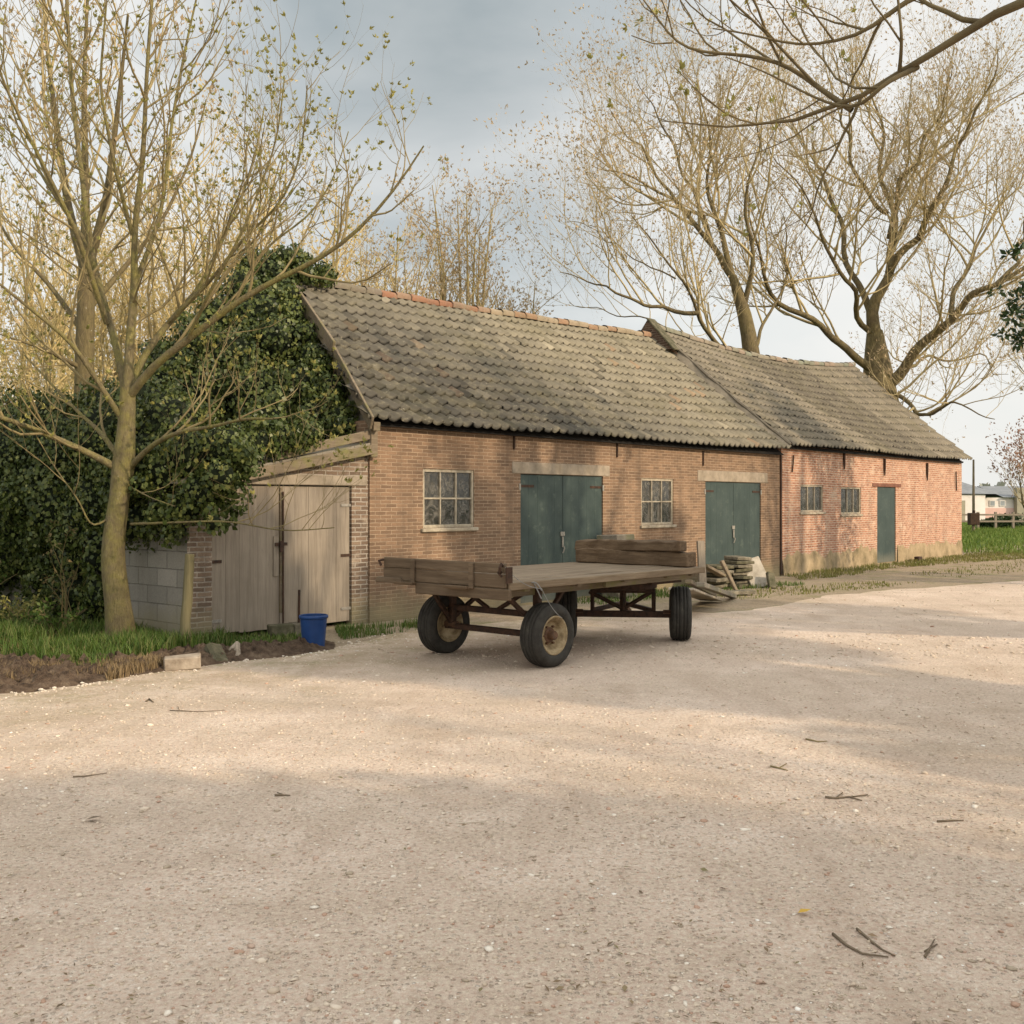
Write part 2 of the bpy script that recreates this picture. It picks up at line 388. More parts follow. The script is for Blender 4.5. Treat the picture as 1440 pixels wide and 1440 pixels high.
# ------------------------------------------------------------------ sun and sky
SUN=Vector((.83,-.56,0)).normalized(); ELEV=rad(25)
sd=Vector((SUN.x*math.cos(ELEV),SUN.y*math.cos(ELEV),math.sin(ELEV)))
la=bpy.data.lights.new('Sun','SUN'); la.energy=4.1; la.angle=rad(.8); la.color=(1,.82,.60)
lo=bpy.data.objects.new('Sun',la); COL.objects.link(lo); lo.rotation_euler=sd.to_track_quat('Z','Y').to_euler(); lo.location=(20,-14,25)
W=bpy.data.worlds.new('World'); C.world=W; W.use_nodes=True
def world():
    t=W.node_tree; t.nodes.clear()
    def n(k,**a):
        x=t.nodes.new(k)
        for p,q in a.items(): setattr(x,p,q)
        return x
    def L(a,b): t.links.new(a,b)
    out=n('ShaderNodeOutputWorld')
    sky=n('ShaderNodeTexSky',sky_type='NISHITA'); sky.sun_disc=False; sky.sun_elevation=ELEV; sky.sun_rotation=math.atan2(SUN.x,SUN.y)
    sky.dust_density=2.0
    b1=n('ShaderNodeBackground'); L(sky.outputs[0],b1.inputs[0]); b1.inputs[1].default_value=.10
    tc=n('ShaderNodeTexCoord'); g=tc.outputs['Generated']
    mp=n('ShaderNodeMapping'); L(g,mp.inputs[0]); mp.inputs['Scale'].default_value=(1.6,1.6,3.6)
    no=n('ShaderNodeTexNoise'); L(mp.outputs[0],no.inputs['Vector']); no.inputs['Scale'].default_value=1.5; no.inputs['Detail'].default_value=7; no.inputs['Roughness'].default_value=.5; no.inputs['Distortion'].default_value=.3
    # a slate blue-grey cloud bank around one compass direction
    d0=Vector((-.07,1,.42)).normalized()
    ds=n('ShaderNodeVectorMath',operation='DISTANCE'); L(g,ds.inputs[0]); ds.inputs[1].default_value=d0
    a=n('ShaderNodeMath',operation='MULTIPLY_ADD'); L(no.outputs['Fac'],a.inputs[0]); a.inputs[1].default_value=.55; L(ds.outputs['Value'],a.inputs[2])
    r=n('ShaderNodeValToRGB'); L(a.outputs[0],r.inputs[0])
    cr=r.color_ramp; cr.elements[0].position=.31; cr.elements[0].color=(.42,.47,.48,1)
    cr.elements[1].position=.56; cr.elements[1].color=(1.0,.985,.945,1)
    e=cr.elements.new(.43); e.color=(.63,.66,.66,1)
    # thin blue showing in the rest of the sky
    r2=n('ShaderNodeValToRGB'); L(no.outputs['Fac'],r2.inputs[0]); r2.color_ramp.elements[0].position=.40; r2.color_ramp.elements[0].color=(.86,.90,.925,1); r2.color_ramp.elements[1].position=.58; r2.color_ramp.elements[1].color=(1,1,1,1)
    mx=n('ShaderNodeMix',data_type='RGBA',blend_type='MULTIPLY'); mx.inputs[0].default_value=.8; L(r.outputs[0],mx.inputs[6]); L(r2.outputs[0],mx.inputs[7])
    # clouds on the sun's side are brighter
    dt=n('ShaderNodeVectorMath',operation='DOT_PRODUCT'); L(g,dt.inputs[0]); dt.inputs[1].default_value=Vector((.55,-.65,.52)).normalized()
    mr=n('ShaderNodeMapRange'); L(dt.outputs['Value'],mr.inputs[0]); mr.inputs[1].default_value=-.1; mr.inputs[2].default_value=.8; mr.inputs[3].default_value=1.0; mr.inputs[4].default_value=1.88
    b2=n('ShaderNodeBackground'); L(mx.outputs[2],b2.inputs[0]); L(mr.outputs[0],b2.inputs[1])
    ms=n('ShaderNodeMixShader'); ms.inputs[0].default_value=.88; L(b1.outputs[0],ms.inputs[1]); L(b2.outputs[0],ms.inputs[2]); L(ms.outputs[0],out.inputs[0])
world()

# ------------------------------------------------------------------ camera
cam=bpy.data.cameras.new('Camera'); co=bpy.data.objects.new('Camera',cam); COL.objects.link(co)
co.location=(0,0,EYE); co.rotation_euler=(rad(90),0,0)
cam.sensor_width=36; cam.lens=F/1440*36; cam.shift_y=-(720-HOR)/1440; cam.clip_end=3000; cam.clip_start=.05
C.camera=co
C.view_settings.view_transform='Standard'; C.view_settings.look='None'; C.view_settings.exposure=0; C.view_settings.gamma=1
C.cycles.use_denoising=True; C.cycles.max_bounces=6; C.cycles.transparent_max_bounces=12
C.cycles.use_adaptive_sampling=True; C.cycles.adaptive_threshold=.02

# ------------------------------------------------------------------ scatter helpers
def leaf_arrays(pos, axis, nrm, length, width, fold=.25):
    """rhombic leaves: (n,3) pos = base; axis, nrm (n,3) ; returns V,F"""
    n=len(pos); axis=axis/np.linalg.norm(axis,axis=1,keepdims=True)
    side=np.cross(axis,nrm); side/=np.maximum(np.linalg.norm(side,axis=1,keepdims=True),1e-6)
    up=np.cross(side,axis)
    L=length[:,None]; Wd=width[:,None]
    V=np.empty((n,4,3)); V[:,0]=pos; V[:,1]=pos+axis*L*.45+side*Wd*.5+up*Wd*fold; V[:,2]=pos+axis*L; V[:,3]=pos+axis*L*.45-side*Wd*.5+up*Wd*fold
    Fq=(np.arange(n)[:,None]*4+np.array([[0,1,2,3]]))
    return V.reshape(-1,3),Fq
def rdirs(rs,n):
    v=rs.normal(size=(n,3)); return v/np.linalg.norm(v,axis=1,keepdims=True)
def tube_arrays(P,R,k):
    """P (N,m,3), R (N,m)"""
    N,m,_=P.shape
    T=np.gradient(P,axis=1); T/=np.maximum(np.linalg.norm(T,axis=2,keepdims=True),1e-9)
    mean=P[:,-1]-P[:,0]; mean/=np.maximum(np.linalg.norm(mean,axis=1,keepdims=True),1e-9)
    ref=np.where(np.abs(mean[:,2:3])>.75,np.array([[1.,0,0]]),np.array([[0,0,1.]]))
    S=np.cross(T,ref[:,None,:]); S/=np.maximum(np.linalg.norm(S,axis=2,keepdims=True),1e-9); U=np.cross(S,T)
    a=2*np.pi*np.arange(k)/k
    V=P[:,:,None,:]+R[:,:,None,None]*(np.cos(a)[None,None,:,None]*S[:,:,None,:]+np.sin(a)[None,None,:,None]*U[:,:,None,:])
    base=(np.arange(N)*m*k)[:,None,None]; i=np.arange(m-1)[None,:,None]; q=np.arange(k)[None,None,:]
    q2=(q+1)%k
    Fq=np.stack([base+i*k+q, base+i*k+q2, base+(i+1)*k+q2, base+(i+1)*k+q],axis=-1).reshape(-1,4)
    return V.reshape(-1,3),Fq
def merge(parts):
    Vs=[];Fs=[];o=0
    for V,Fq in parts:
        Vs.append(V); Fs.append(Fq+o); o+=len(V)
    return np.concatenate(Vs),Fs
def resample(pts,rs,m):
    pts=np.array([tuple(p) for p in pts],float); rs=np.array(rs,float)
    d=np.r_[0,np.cumsum(np.linalg.norm(np.diff(pts,axis=0),axis=1))]; t=np.linspace(0,d[-1],m)
    # smooth (Catmull-like) by dense cubic through numpy interpolation of smoothed points
    P=np.stack([np.interp(t,d,pts[:,i]) for i in range(3)],1); R=np.interp(t,d,rs)
    for _ in range(2):
        Q=P.copy(); Q[1:-1]=(P[:-2]+2*P[1:-1]+P[2:])/4; P=Q
    return P,R

# ------------------------------------------------------------------ trees
class Tree:
    """grows limbs and twigs; trunk, branches and foliage come out as meshes of one tree"""
    def __init__(s, seed, spec):
        s.r=random.Random(seed); s.rs=np.random.RandomState(seed); s.spec=spec
        s.big=[]; s.tw={1:[],2:[],3:[],4:[]}; s.tips=[]
    def rv(s): 
        return Vector((s.r.gauss(0,1),s.r.gauss(0,1),s.r.gauss(0,1))).normalized()
    def limb(s, pts, r0, r1, start=.15, kids=None, lv=1, m=18, wob=0.0):
        n=len(pts); rr=list(r0) if isinstance(r0,list) else [r0+(r1-r0)*(i/(n-1))**.8 for i in range(n)]
        P,R=resample(pts,rr,m)
        if wob:
            q=s.rs.normal(size=(m,3)); q[0]=q[1]=0
            for _ in range(3): q[1:-1]=(q[:-2]+2*q[1:-1]+q[2:])/4
            P=P+q*wob*2.2
        s.big.append((P,R))
        if kids!=0: s.spawn(P,R,lv,start,kids)
    def spawn(s,P,R,lv,start,kids=None):
        sp=s.spec
        if lv>sp['levels']: return
        Pv=[Vector(p) for p in P]; m=len(Pv)
        L=sum((Pv[i+1]-Pv[i]).length for i in range(m-1))
        nk=kids if kids is not None else max(2,int(L*sp['dens'][lv-1]+s.r.random()))
        for j in range(nk):
            f=start+(1-start)*((j+s.r.random())/nk); f=min(f,.985)
            x=f*(m-1); i=int(x); p=Pv[i].lerp(Pv[i+1],x-i); t=(Pv[i+1]-Pv[i]).normalized(); r=R[i]+(R[i+1]-R[i])*(x-i)
            side=s.rv(); side=(side-t*side.dot(t)).normalized()
            if side.z<-.2 and s.r.random()<sp.get('noup',.6): side.z*=-1
            ang=rad(s.r.uniform(*sp['ang']))
            d=(t*math.cos(ang)+side*math.sin(ang)).normalized()
            ln=sp['len'][lv-1]*s.r.uniform(.55,1.25)*(1.15-.55*f)
            s.branch(p,d,ln,min(r*.7,sp['rad'][lv-1]*s.r.uniform(.75,1.2)),lv)
    def branch(s,p,d,L,r,lv):
        sp=s.spec; n=sp.get('seg',[7,6,5,4])[lv-1]; pts=[p]; rr=[r]
        st=L/(n-1)
        for i in range(1,n):
            d=(d+s.rv()*sp['wand']+Vector((0,0,1))*sp['up'][lv-1]).normalized()
            pts.append(pts[-1]+d*st); rr.append(r*(1-(.55 if lv>=sp['levels'] else .68)*i/(n-1)))
        P=np.array([tuple(q) for q in pts]); R=np.array(rr)
        s.tw[lv].append((P,R))
        if lv>=sp['leaf_from']:
            s.tips.append((pts[-1],d))
            if s.r.random()<sp.get('midleaf',.4): s.tips.append((pts[n//2],d))
        if lv<sp['levels']: s.spawn(P,R,lv+1,.22)
        elif lv<sp['leaf_from']: s.tips.append((pts[-1],d))
    def build(s,name,loc,label,cat='tree',group=None,bark=None,twig=None,leaf=None,leafn=3,leafl=.08,leafw=.04,k=(10,5,4,3,3),spread=.06):
        root=empty(name,loc,0,label,cat,group); o=np.array(tuple(loc))
        parts=[]
        for P,R in s.big: parts.append(tube_arrays(P[None]-o,R[None],k[0]))
        V,Fs=merge(parts); link('trunk',npmesh('trunk',V,Fs,True),bark,root)
        parts=[]
        for lv in s.tw:
            if s.tw[lv]:
                P=np.stack([a for a,b in s.tw[lv]])-o; R=np.stack([b for a,b in s.tw[lv]]); parts.append(tube_arrays(P,R,k[lv]))
        if parts:
            V,Fs=merge(parts); link('branches',npmesh('branches',V,Fs,True),twig,root)
        if leaf is not None and s.tips:
            T=np.array([tuple(a) for a,b in s.tips])-o; Dd=np.array([tuple(b) for a,b in s.tips])
            T=np.repeat(T,leafn,0); Dd=np.repeat(Dd,leafn,0); n=len(T)
            ax=Dd*1.0+rdirs(s.rs,n)*.8; pos=T+rdirs(s.rs,n)*spread*s.rs.rand(n,1)
            ln=leafl*s.rs.uniform(.5,1.3,n); V,Fq=leaf_arrays(pos,ax,rdirs(s.rs,n),ln,ln*leafw/leafl)
            link('crown',npmesh('crown',V,[Fq]),leaf,root)
        return root

def pxl(lst,D): return [at(x,y,D+(q[0] if q else 0)) for x,y,*q in lst]

def autotree(seed,spec,base,h,spread,r,trunk=.3,leaders=7,lean=(0,0)):
    t=Tree(seed,spec); R=t.r; b=Vector(base); th=h*trunk
    top=b+Vector((lean[0]*th,lean[1]*th,th))
    t.limb([b-Vector((0,0,.2)),b.lerp(top,.4)+Vector((R.uniform(-.1,.1),R.uniform(-.1,.1),0)),top],[r*1.25,r,r*.8],0,kids=0,m=8)
    for i in range(leaders):
        a=2*math.pi*(i+R.random()*.6)/leaders; sp_=spread*R.uniform(.45,1.0) if i else spread*.15
        hh=h*(R.uniform(.82,1.0) if sp_<spread*.7 else R.uniform(.6,.85))
        e=b+Vector((math.cos(a)*sp_,math.sin(a)*sp_,hh)); s0=b.lerp(top,R.uniform(.72,1.0))
        m1=s0.lerp(e,.35)+Vector((math.cos(a),math.sin(a),0))*sp_*.18+Vector((0,0,-.02*h)); m2=s0.lerp(e,.7)+Vector((R.uniform(-.3,.3),R.uniform(-.3,.3),0))*sp_*.2
        t.limb([s0,m1,m2,e],r*.55,r*.08,.15)
    return t

# ------------------------------------------------------------------ the setting: ground, yard
ground=MB()
N=96; ring=[]
for R_ in (3,8,15,30,60,150,400,1500):
    ring.append([(R_*math.cos(2*math.pi*i/N),R_*math.sin(2*math.pi*i/N)+10,-.012) for i in range(N)])
vs=[p for r_ in ring for p in r_]; fs=[tuple(range(N))]
for a in range(len(ring)-1):
    for i in range(N): fs.append((a*N+i,(a+1)*N+i,(a+1)*N+(i+1)%N,a*N+(i+1)%N))
ground.add(vs,fs); tag(ground.build('ground',M['field']),kind='structure')

def sheet(name,poly,z,mat,jit=.12,step=.25,seed=1):
    rs=random.Random(seed); pts=[]
    for i in range(len(poly)):
        a=Vector(poly[i]).to_2d(); b=Vector(poly[(i+1)%len(poly)]).to_2d(); L=(b-a).length; n=max(1,int(min(L,30)/step)) if L<30 else 8
        for j in range(n):
            p=a.lerp(b,j/n); nn=mnoise.noise(Vector((p.x*1.7,p.y*1.7,seed)))+.5*mnoise.noise(Vector((p.x*6,p.y*6,seed)))
            t=(b-a).normalized(); pts.append((p.x-t.y*nn*jit*2,p.y+t.x*nn*jit*2,z))
    m=MB(); m.poly(pts); me=bpy.data.meshes.new(name); me.from_pydata(m.v,[],m.f); me.update()
    bm=bmesh.new(); bm.from_mesh(me); bmesh.ops.triangulate(bm,faces=bm.faces); bmesh.ops.recalc_face_normals(bm,faces=bm.faces)
    for f_ in bm.faces:
        if f_.normal.z<0: f_.normal_flip()
    bm.to_mesh(me); bm.free()
    return tag(link(name,me,mat),kind='structure')
E=[gnd(-260,985),gnd(-60,976),gnd(40,972),gnd(120,962),gnd(190,948),gnd(240,940),gnd(330,928),gnd(400,922),gnd(470,912),gnd(540,893),gnd(600,884),gnd(660,880),gnd(760,868),gnd(900,856),gnd(1000,862),gnd(1060,858),gnd(1160,838),gnd(1260,829),gnd(1340,824),gnd(1440,816),gnd(1700,812)]
yard=[(-30,4,0),(-14,7,0)]+[tuple(e) for e in E]+[(45,22,0),(45,-25,0),(-30,-25,0)]
sheet('gravel_yard',yard,.0,M['gravel'],.06,.18,3)
# dirt strip along the barn foot
UW=Vector((.649,.761,0)); NW=Vector((-.761,.649,0)); A0=Vector((-1.907,14.3,0))
def LW(s,w,z=0): return A0+UW*s+NW*w+Vector((0,0,z))
strip=[LW(-4.5,-1.6),LW(0,-1.6),LW(4,-4),LW(8,-6),LW(11,-6.5),LW(14,-6),LW(19,-7),LW(25,-8),LW(40,-11),LW(36,-2.5),LW(33,1.0),LW(24.3,1.0),LW(24.3,.3),LW(-2.8,.3),LW(-5,1)]
sheet('dirt_strip',[tuple(p) for p in strip],-.006,M['dirt_shade'],.12,.2,5)

# ------------------------------------------------------------------ the barn
RZ=math.atan2(.761,.649)
barn=empty('brick_barn',tuple(A0),RZ,'long low brick barn with mossy grey pantile roof and dark green plank doors','barn')
def WS(x):
    k=(x-720)/F; return (14.3*k+1.907)/(.649-.761*k)
def WZ(x,y):
    return EYE-(y-HOR)/F*(14.3+.761*WS(x))
def LP(px,w,z=0):
    k=(px-720)/F; return LW((k*(14.3+.649*w)+1.907+.761*w)/(.649-.761*k),w,z)
S1=12.02; S2=24.15
Z1=2.70; Z2=2.86
def wallgrid(s0,s1,z0,z1,holes,depth=.11,w=0.0,m=None):
    m=m or MB(); ss=sorted({s0,s1,*[h[0] for h in holes],*[h[1] for h in holes]}); zs=sorted({z0,z1,*[h[2] for h in holes],*[h[3] for h in holes]})
    for i in range(len(ss)-1):
        for j in range(len(zs)-1):
            cs=(ss[i]+ss[i+1])/2; cz=(zs[j]+zs[j+1])/2
            if any(h[0]<cs<h[1] and h[2]<cz<h[3] for h in holes): continue
            m.add([(ss[i],w,zs[j]),(ss[i+1],w,zs[j]),(ss[i+1],w,zs[j+1]),(ss[i],w,zs[j+1])],[(0,1,2,3)])
    for a,b,c,d in holes:
        for q in ([(a,c),(a,d)],[(b,d),(b,c)],[(a,d),(b,d)],[(b,c),(a,c)]):
            m.add([(q[0][0],w,q[0][1]),(q[1][0],w,q[1][1]),(q[1][0],w+depth,q[1][1]),(q[0][0],w+depth,q[0][1])],[(0,1,2,3)])
    return m
W1=(WS(595),WS(667),WZ(630,742),WZ(630,660)); W2=(WS(902),WS(947),WZ(925,738),WZ(925,673))
D1=(WS(732),WS(848),.03,WZ(790,668)); D2=(WS(992),WS(1070),.03,WZ(1030,678))
W3=(WS(1125),WS(1157),WZ(1141,720),WZ(1141,682)); W4=(WS(1182),WS(1210),WZ(1196,723),WZ(1196,685)); D3=(WS(1233),WS(1259),.03,WZ(1246,685))
WR=3.3
def rz1(s): return 5.20+.27*s/12+.10*max(0,s/12)**3
def rz2(s):
    t=(s-S1)/12.2; return 5.80+.27*t-.30*math.sin(math.pi*min(max(t,0),1))*(1 if t<1 else 0)
m=wallgrid(0,S1,-.1,Z1+.02,[W1,W2,D1,D2]); m.add([(0,0,-.1),(0,0,Z1+.02),(0,.35,Z1+.02),(0,.35,-.1)],[(0,1,2,3)]); m.build('wall',M['brick_old'],barn)
m=wallgrid(S1+.035,S2,-.1,Z2+.02,[W3,W4,D3],w=-.012)
g=.6; m.add([(S2,-.012,-.1),(S2-g,WR,-.1),(S2-g,WR,5.95),(S2,-.012,Z2)],[(0,1,2,3)])     # right gable
m.add([(S2-g,WR,-.1),(S2-1.2,2*WR,-.1),(S2-1.2,2*WR,Z2),(S2-g,WR,5.95)],[(0,1,2,3)])
m.add([(S1,2*WR,-.1),(S2-1.2,2*WR,-.1),(S2-1.2,2*WR,Z2),(S1,2*WR,Z2)],[(0,1,2,3)])
m.add([(S1+.035,-.012,-.1),(S1+.035,WR,-.1),(S1+.035,WR,5.72),(S1+.035,-.012,Z2)],[(0,1,2,3)])
m.add([(S1+.035,WR,-.1),(S1+.035,2*WR,-.1),(S1+.035,2*WR,Z2),(S1+.035,WR,5.72)],[(0,1,2,3)])
wall2=m.build('wall',M['brick_red'],barn); wall2['label']='orange red brick wall of the far taller section, limewashed mortar'
# dark joint and quoin edge between the two sections
jm=MB(); jm.box(S1-.02,S1+.05,-.03,.02,.02,Z1-.02); jm.build('joint',M['iron'],barn)
# left gable (boarded, behind the ivy) and rear wall of the near section
m=MB(); m.add([(.05,.05,-.1),(1.37,WR,-.1),(1.37,WR,5.15),(.05,.05,Z1)],[(0,1,2,3)]); m.add([(1.37,WR,-.1),(2.74,2*WR,-.1),(2.74,2*WR,Z1),(1.37,WR,5.15)],[(0,1,2,3)])
m.add([(2.74,2*WR,-.1),(S1,2*WR,-.1),(S1,2*WR,Z1),(2.74,2*WR,Z1)],[(0,1,2,3)])
gab=m.build('gable',M['greywood_x'],barn); gab['label']='grey weathered board gable largely hidden by ivy'
# weatherboards at the gable foot
m=MB()
for i in range(2):
    z=2.30+.19*i; x0=.0+.05; w0=.02
    t1=min(1.0,1-(z-Z1)/(5.15-Z1)) if z>Z1 else 1
    wa=0 if z<Z1 else (z-Z1)/(5.15-Z1)*WR
    a=Vector((wa*.415-.03,wa+.0,z)); b=Vector((1.2*.415-.03+.3*i*0,1.2+wa,z)) ; b=Vector(((wa+1.3)*.415-.03,wa+1.3,z))
    m.beam(a,b,.022,.2)
m.build('weatherboard',M['greywood_x'],barn,bevel=.004)

def roof_tiles(name,s_left,s_right,zE,zR,sE,seed,tone,label=None):
    """pantiles as one surface; zE,zR eave and ridge height along s"""
    rs=np.random.RandomState(seed); TW=.205; WE=-.24; rows=14
    K=11; ux=np.linspace(0,1,K)
    prof=np.interp(ux,[0,.15,.4,.6,.78,.92,1],[.010,-.006,-.014,-.007,.014,.026,.019])       # S section across one tile
    Vs=[];Fs=[];Cs=[]; o=0
    ncol=int((sE-(-.1))/TW)+2
    for r in range(rows):
        w0=WE+(WR-WE)*r/rows; w1=WE+(WR-WE)*(r+1)/rows+.05
        for c in range(ncol):
            s0=s_left(0)-.12+c*TW; sm=s0+TW/2
            if sm< s_left((w0+w1)/2) or sm> s_right((w0+w1)/2): continue
            dz=rs.normal(0,.003); ds=rs.normal(0,.003); dw=rs.normal(0,.008); tilt=rs.normal(0,.002); sk=rs.normal(0,.004)
            s=np.maximum(s0+ux*(TW+.02)+ds,s_left((w0+w1)/2)-.05)
            def zat(ss,w):
                t=(w-WE)/(WR-WE); e=zE(ss); q=zR(ss)
                return e+(q-e)*t-.05*math.sin(math.pi*t)
            zl=np.array([zat(x,w0) for x in s])+prof*1.15+.066+dz+tilt*(ux-.5)
            zh=np.array([zat(x,w1) for x in s])+prof+.004+dz*.4
            lo=np.stack([s+sk,np.full(K,w0+dw),zl],1); hi=np.stack([s,np.full(K,w1),zh],1); un=lo.copy(); un[:,2]-=.042; un[:,1]+=.01
            Vs+= [lo,hi,un]
            i=np.arange(K-1)
            Fs.append(np.concatenate([np.stack([o+i,o+i+1,o+K+i+1,o+K+i],1),np.stack([o+2*K+i,o+2*K+i+1,o+i+1,o+i],1)]))
            t=tone(sm,(w0-WE)/(WR-WE),rs); cc=np.repeat(np.array([[*t,1.]]),3*K,0); cc[2*K:,:3]*=.12; dirt_shade=np.clip(1-.35*np.exp(-((ux-.02)/.10)**2),0,1)  # shade under front edges and in side crevices painted into the tint
            cc[:K,:3]*=dirt_shade[:,None]; cc[K:2*K,:3]*=dirt_shade[:,None]*.8; Cs.append(cc); o+=3*K
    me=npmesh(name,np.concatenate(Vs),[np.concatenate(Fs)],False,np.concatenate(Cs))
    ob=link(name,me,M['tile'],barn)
    if label: ob['label']=label
    return ob
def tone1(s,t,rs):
    warm=min(1,max(0,(s-4.0+6.5*t)/8)); g=.088+.165*warm; v=rs.uniform(.86,1.14); c=np.array([1.0,.90-.03*warm,.72-.10*warm])*g*v*.90  # lower left tiles darker: tree shade there painted into the tone
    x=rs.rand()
    if x<.02: c=c*1.35
    elif x<.04: c=c*np.array([1.15,.95,.85])
    elif x<.09: c=c*.66
    return c
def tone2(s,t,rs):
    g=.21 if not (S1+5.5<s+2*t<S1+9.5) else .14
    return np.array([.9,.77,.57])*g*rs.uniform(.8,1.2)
e1=lambda s: 2.70-.015*math.sin(s*.9)+.05*max(0,s/12)**3
e2=lambda s: 2.86-.02*math.sin(s*.7)
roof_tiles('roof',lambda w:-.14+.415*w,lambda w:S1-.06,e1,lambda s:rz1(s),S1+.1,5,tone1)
r2=roof_tiles('roof',lambda w:S1-.02 if False else S1-.05,lambda w:S2+.22-.18*w,e2,lambda s:rz2(s),S2+.4,6,tone2) if False else None
def roof2():
    # the far section uses its own left edge: shift columns so that they start at the joint
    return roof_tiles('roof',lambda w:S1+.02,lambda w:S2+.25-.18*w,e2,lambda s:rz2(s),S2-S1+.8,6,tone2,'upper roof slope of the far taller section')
_sl=roof_tiles
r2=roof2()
# dark sheet added under the tiles to stop light leaks, and the far slopes
m=MB()
m.add([(-.05,-.12,2.64),(S1-.02,-.12,2.64),(S1-.02,WR,5.33),(1.3,WR,5.06)],[(0,1,2,3)])
m.add([(1.3,WR,5.18),(S1-.02,WR,5.47),(S1-.02,2*WR+.2,2.6),(2.8,2*WR+.2,2.6)],[(0,1,2,3)])
m.build('roof_backing',M['dark_inside'],barn)
m=MB()
n_=12
for i in range(n_):
    sa=S1+.06+(S2-.3-S1)*i/n_; sb=S1+.06+(S2-.3-S1)*(i+1)/n_
    m.add([(sa,-.12,2.79),(sb,-.12,2.79),(sb,WR,rz2(sb)-.15),(sa,WR,rz2(sa)-.15)],[(0,1,2,3)])
    m.add([(sa,WR,rz2(sa)-.02),(sb,WR,rz2(sb)-.02),(sb,2*WR+.2,2.7),(sa,2*WR+.2,2.7)],[(0,1,2,3)])
m.build('roof_backing',M['dark_inside'],barn)
# ridge tiles
def ridge(s0,s1,zf,seed,cols):
    rs=random.Random(seed); Vs=[];Fs=[];Cs=[];o=0; s=s0; k=7
    while s<s1:
        L=.36; r=.115+rs.uniform(-.008,.008); dz=rs.uniform(-.02,.015); a=np.linspace(-.15*np.pi,1.15*np.pi,k)
        e0=np.stack([np.full(k,s),WR+r*np.cos(a)*1.15,zf(s)+.0+dz+r*np.sin(a)*.85],1); e1_=np.stack([np.full(k,min(s+L+.02,s1+.1)),WR+r*.9*np.cos(a)*1.15,zf(s+L)-.0+dz+r*.9*np.sin(a)*.85],1)
        Vs+=[e0,e1_]; i=np.arange(k-1); Fs.append(np.stack([o+i,o+i+1,o+k+i+1,o+k+i],1)); o+=2*k
        c=cols((s-s0)/(s1-s0),rs); Cs.append(np.repeat(np.array([[*c,1]]),2*k,0)); s+=L
    ob=link('ridge',npmesh('ridge',np.concatenate(Vs),[np.concatenate(Fs)],False,np.concatenate(Cs)),M['tile'],barn); return ob
def rc1(t,rs):
    if t<.17: return (.17,.14,.11)
    if t<.42: return (.25,.125,.075) if rs.random()<.5 else (.25,.165,.11)
    return (.27,.165,.10) if rs.random()<.4 else (.28,.22,.15)
ridge(1.35,S1-.1,lambda s:rz1(s)+.02,2,rc1)
ridge(S1+.05,S2-.45,lambda s:rz2(s)+.02,3,lambda t,rs:(.24*rs.uniform(.8,1.1),.20,.15))
# verge boards on the left and the mortared verge of the taller roof
m=MB(); m.beam((-.16,-.22,2.66),(-.16+.415*1.55,1.33,3.82),.035,.19); m.beam((-.16+.415*1.5-.02,1.28,3.84),(1.22,3.25,5.12),.04,.24)
m.build('bargeboard',M['oldtimber'],barn,bevel=.006)
m=MB(); m.beam((-.05,-.20,2.62),(.0,-.05,2.64),.1,.12); m.box(-.06,.06,-.10,-.03,2.22,2.62); m.build('corner_post',M['oldtimber'],barn,bevel=.008)
def verge2():
    m=MB(); vs=[]
    for i in range(13):
        t=i/15; w=-.24+(WR+.24)*t; zb=e1(S1)+(rz1(S1)-e1(S1))*t-.05*math.sin(math.pi*t)+.03; zt=e2(S1)+(rz2(S1)-e2(S1))*t-.05*math.sin(math.pi*t)+.02
        vs+=[(S1-.10,w,zb),(S1+.02,w,zt)]
    m.add(vs,[(2*i,2*i+2,2*i+3,2*i+1) for i in range(12)]); m.build('mortar_flashing',M['flash'],barn)
    m=MB(); pts=[]
    for i in range(15):
        t=i/14; w=-.24+(WR+.24)*t; z=e2(S1)+(rz2(S1)-e2(S1))*t-.05*math.sin(math.pi*t)
        pts.append((S1+.02+.02*math.sin(i*2.1),w,z+.035))
    m.tube(pts,[.032+.012*math.sin(i*1.7) for i in range(15)],6); return m.build('verge',M['flash'],barn)
M['flash']=plain('old_mortar',(.13,.11,.08),(.24,.205,.155),6,.95,.6,.01)
verge2()
m=MB(); tri=[(WR-.66,5.20),(WR+.50,5.35),(WR+.03,5.965)]
m.add([(S1-.20,w,z) for w,z in tri]+[(S1+.06,w,z) for w,z in tri],[(0,1,2),(5,4,3),(0,3,4,1),(1,4,5,2),(2,5,3,0)]); q=m.build('gable_stub',M['brick_stub'],barn); q['label']='small dark brick gable stub poking above the ridge at the roof joint'
m=MB(); m.beam((S1-.07,WR-.72,5.19),(S1-.07,WR+.03,6.0),.34,.045); m.build('stub_coping',M['slab'],barn,bevel=.01)
# near-black strip standing in for the shadow line under the eaves
m=MB(); m.box(.02,S1-.05,-.07,-.004,2.645,2.69); m.build('eaves_shadow_strip',M['dark_inside'],barn)
m=MB(); m.box(S1+.1,S2-.02,-.07,-.016,2.80,2.85); m.build('eaves_shadow_strip',M['dark_inside'],barn)

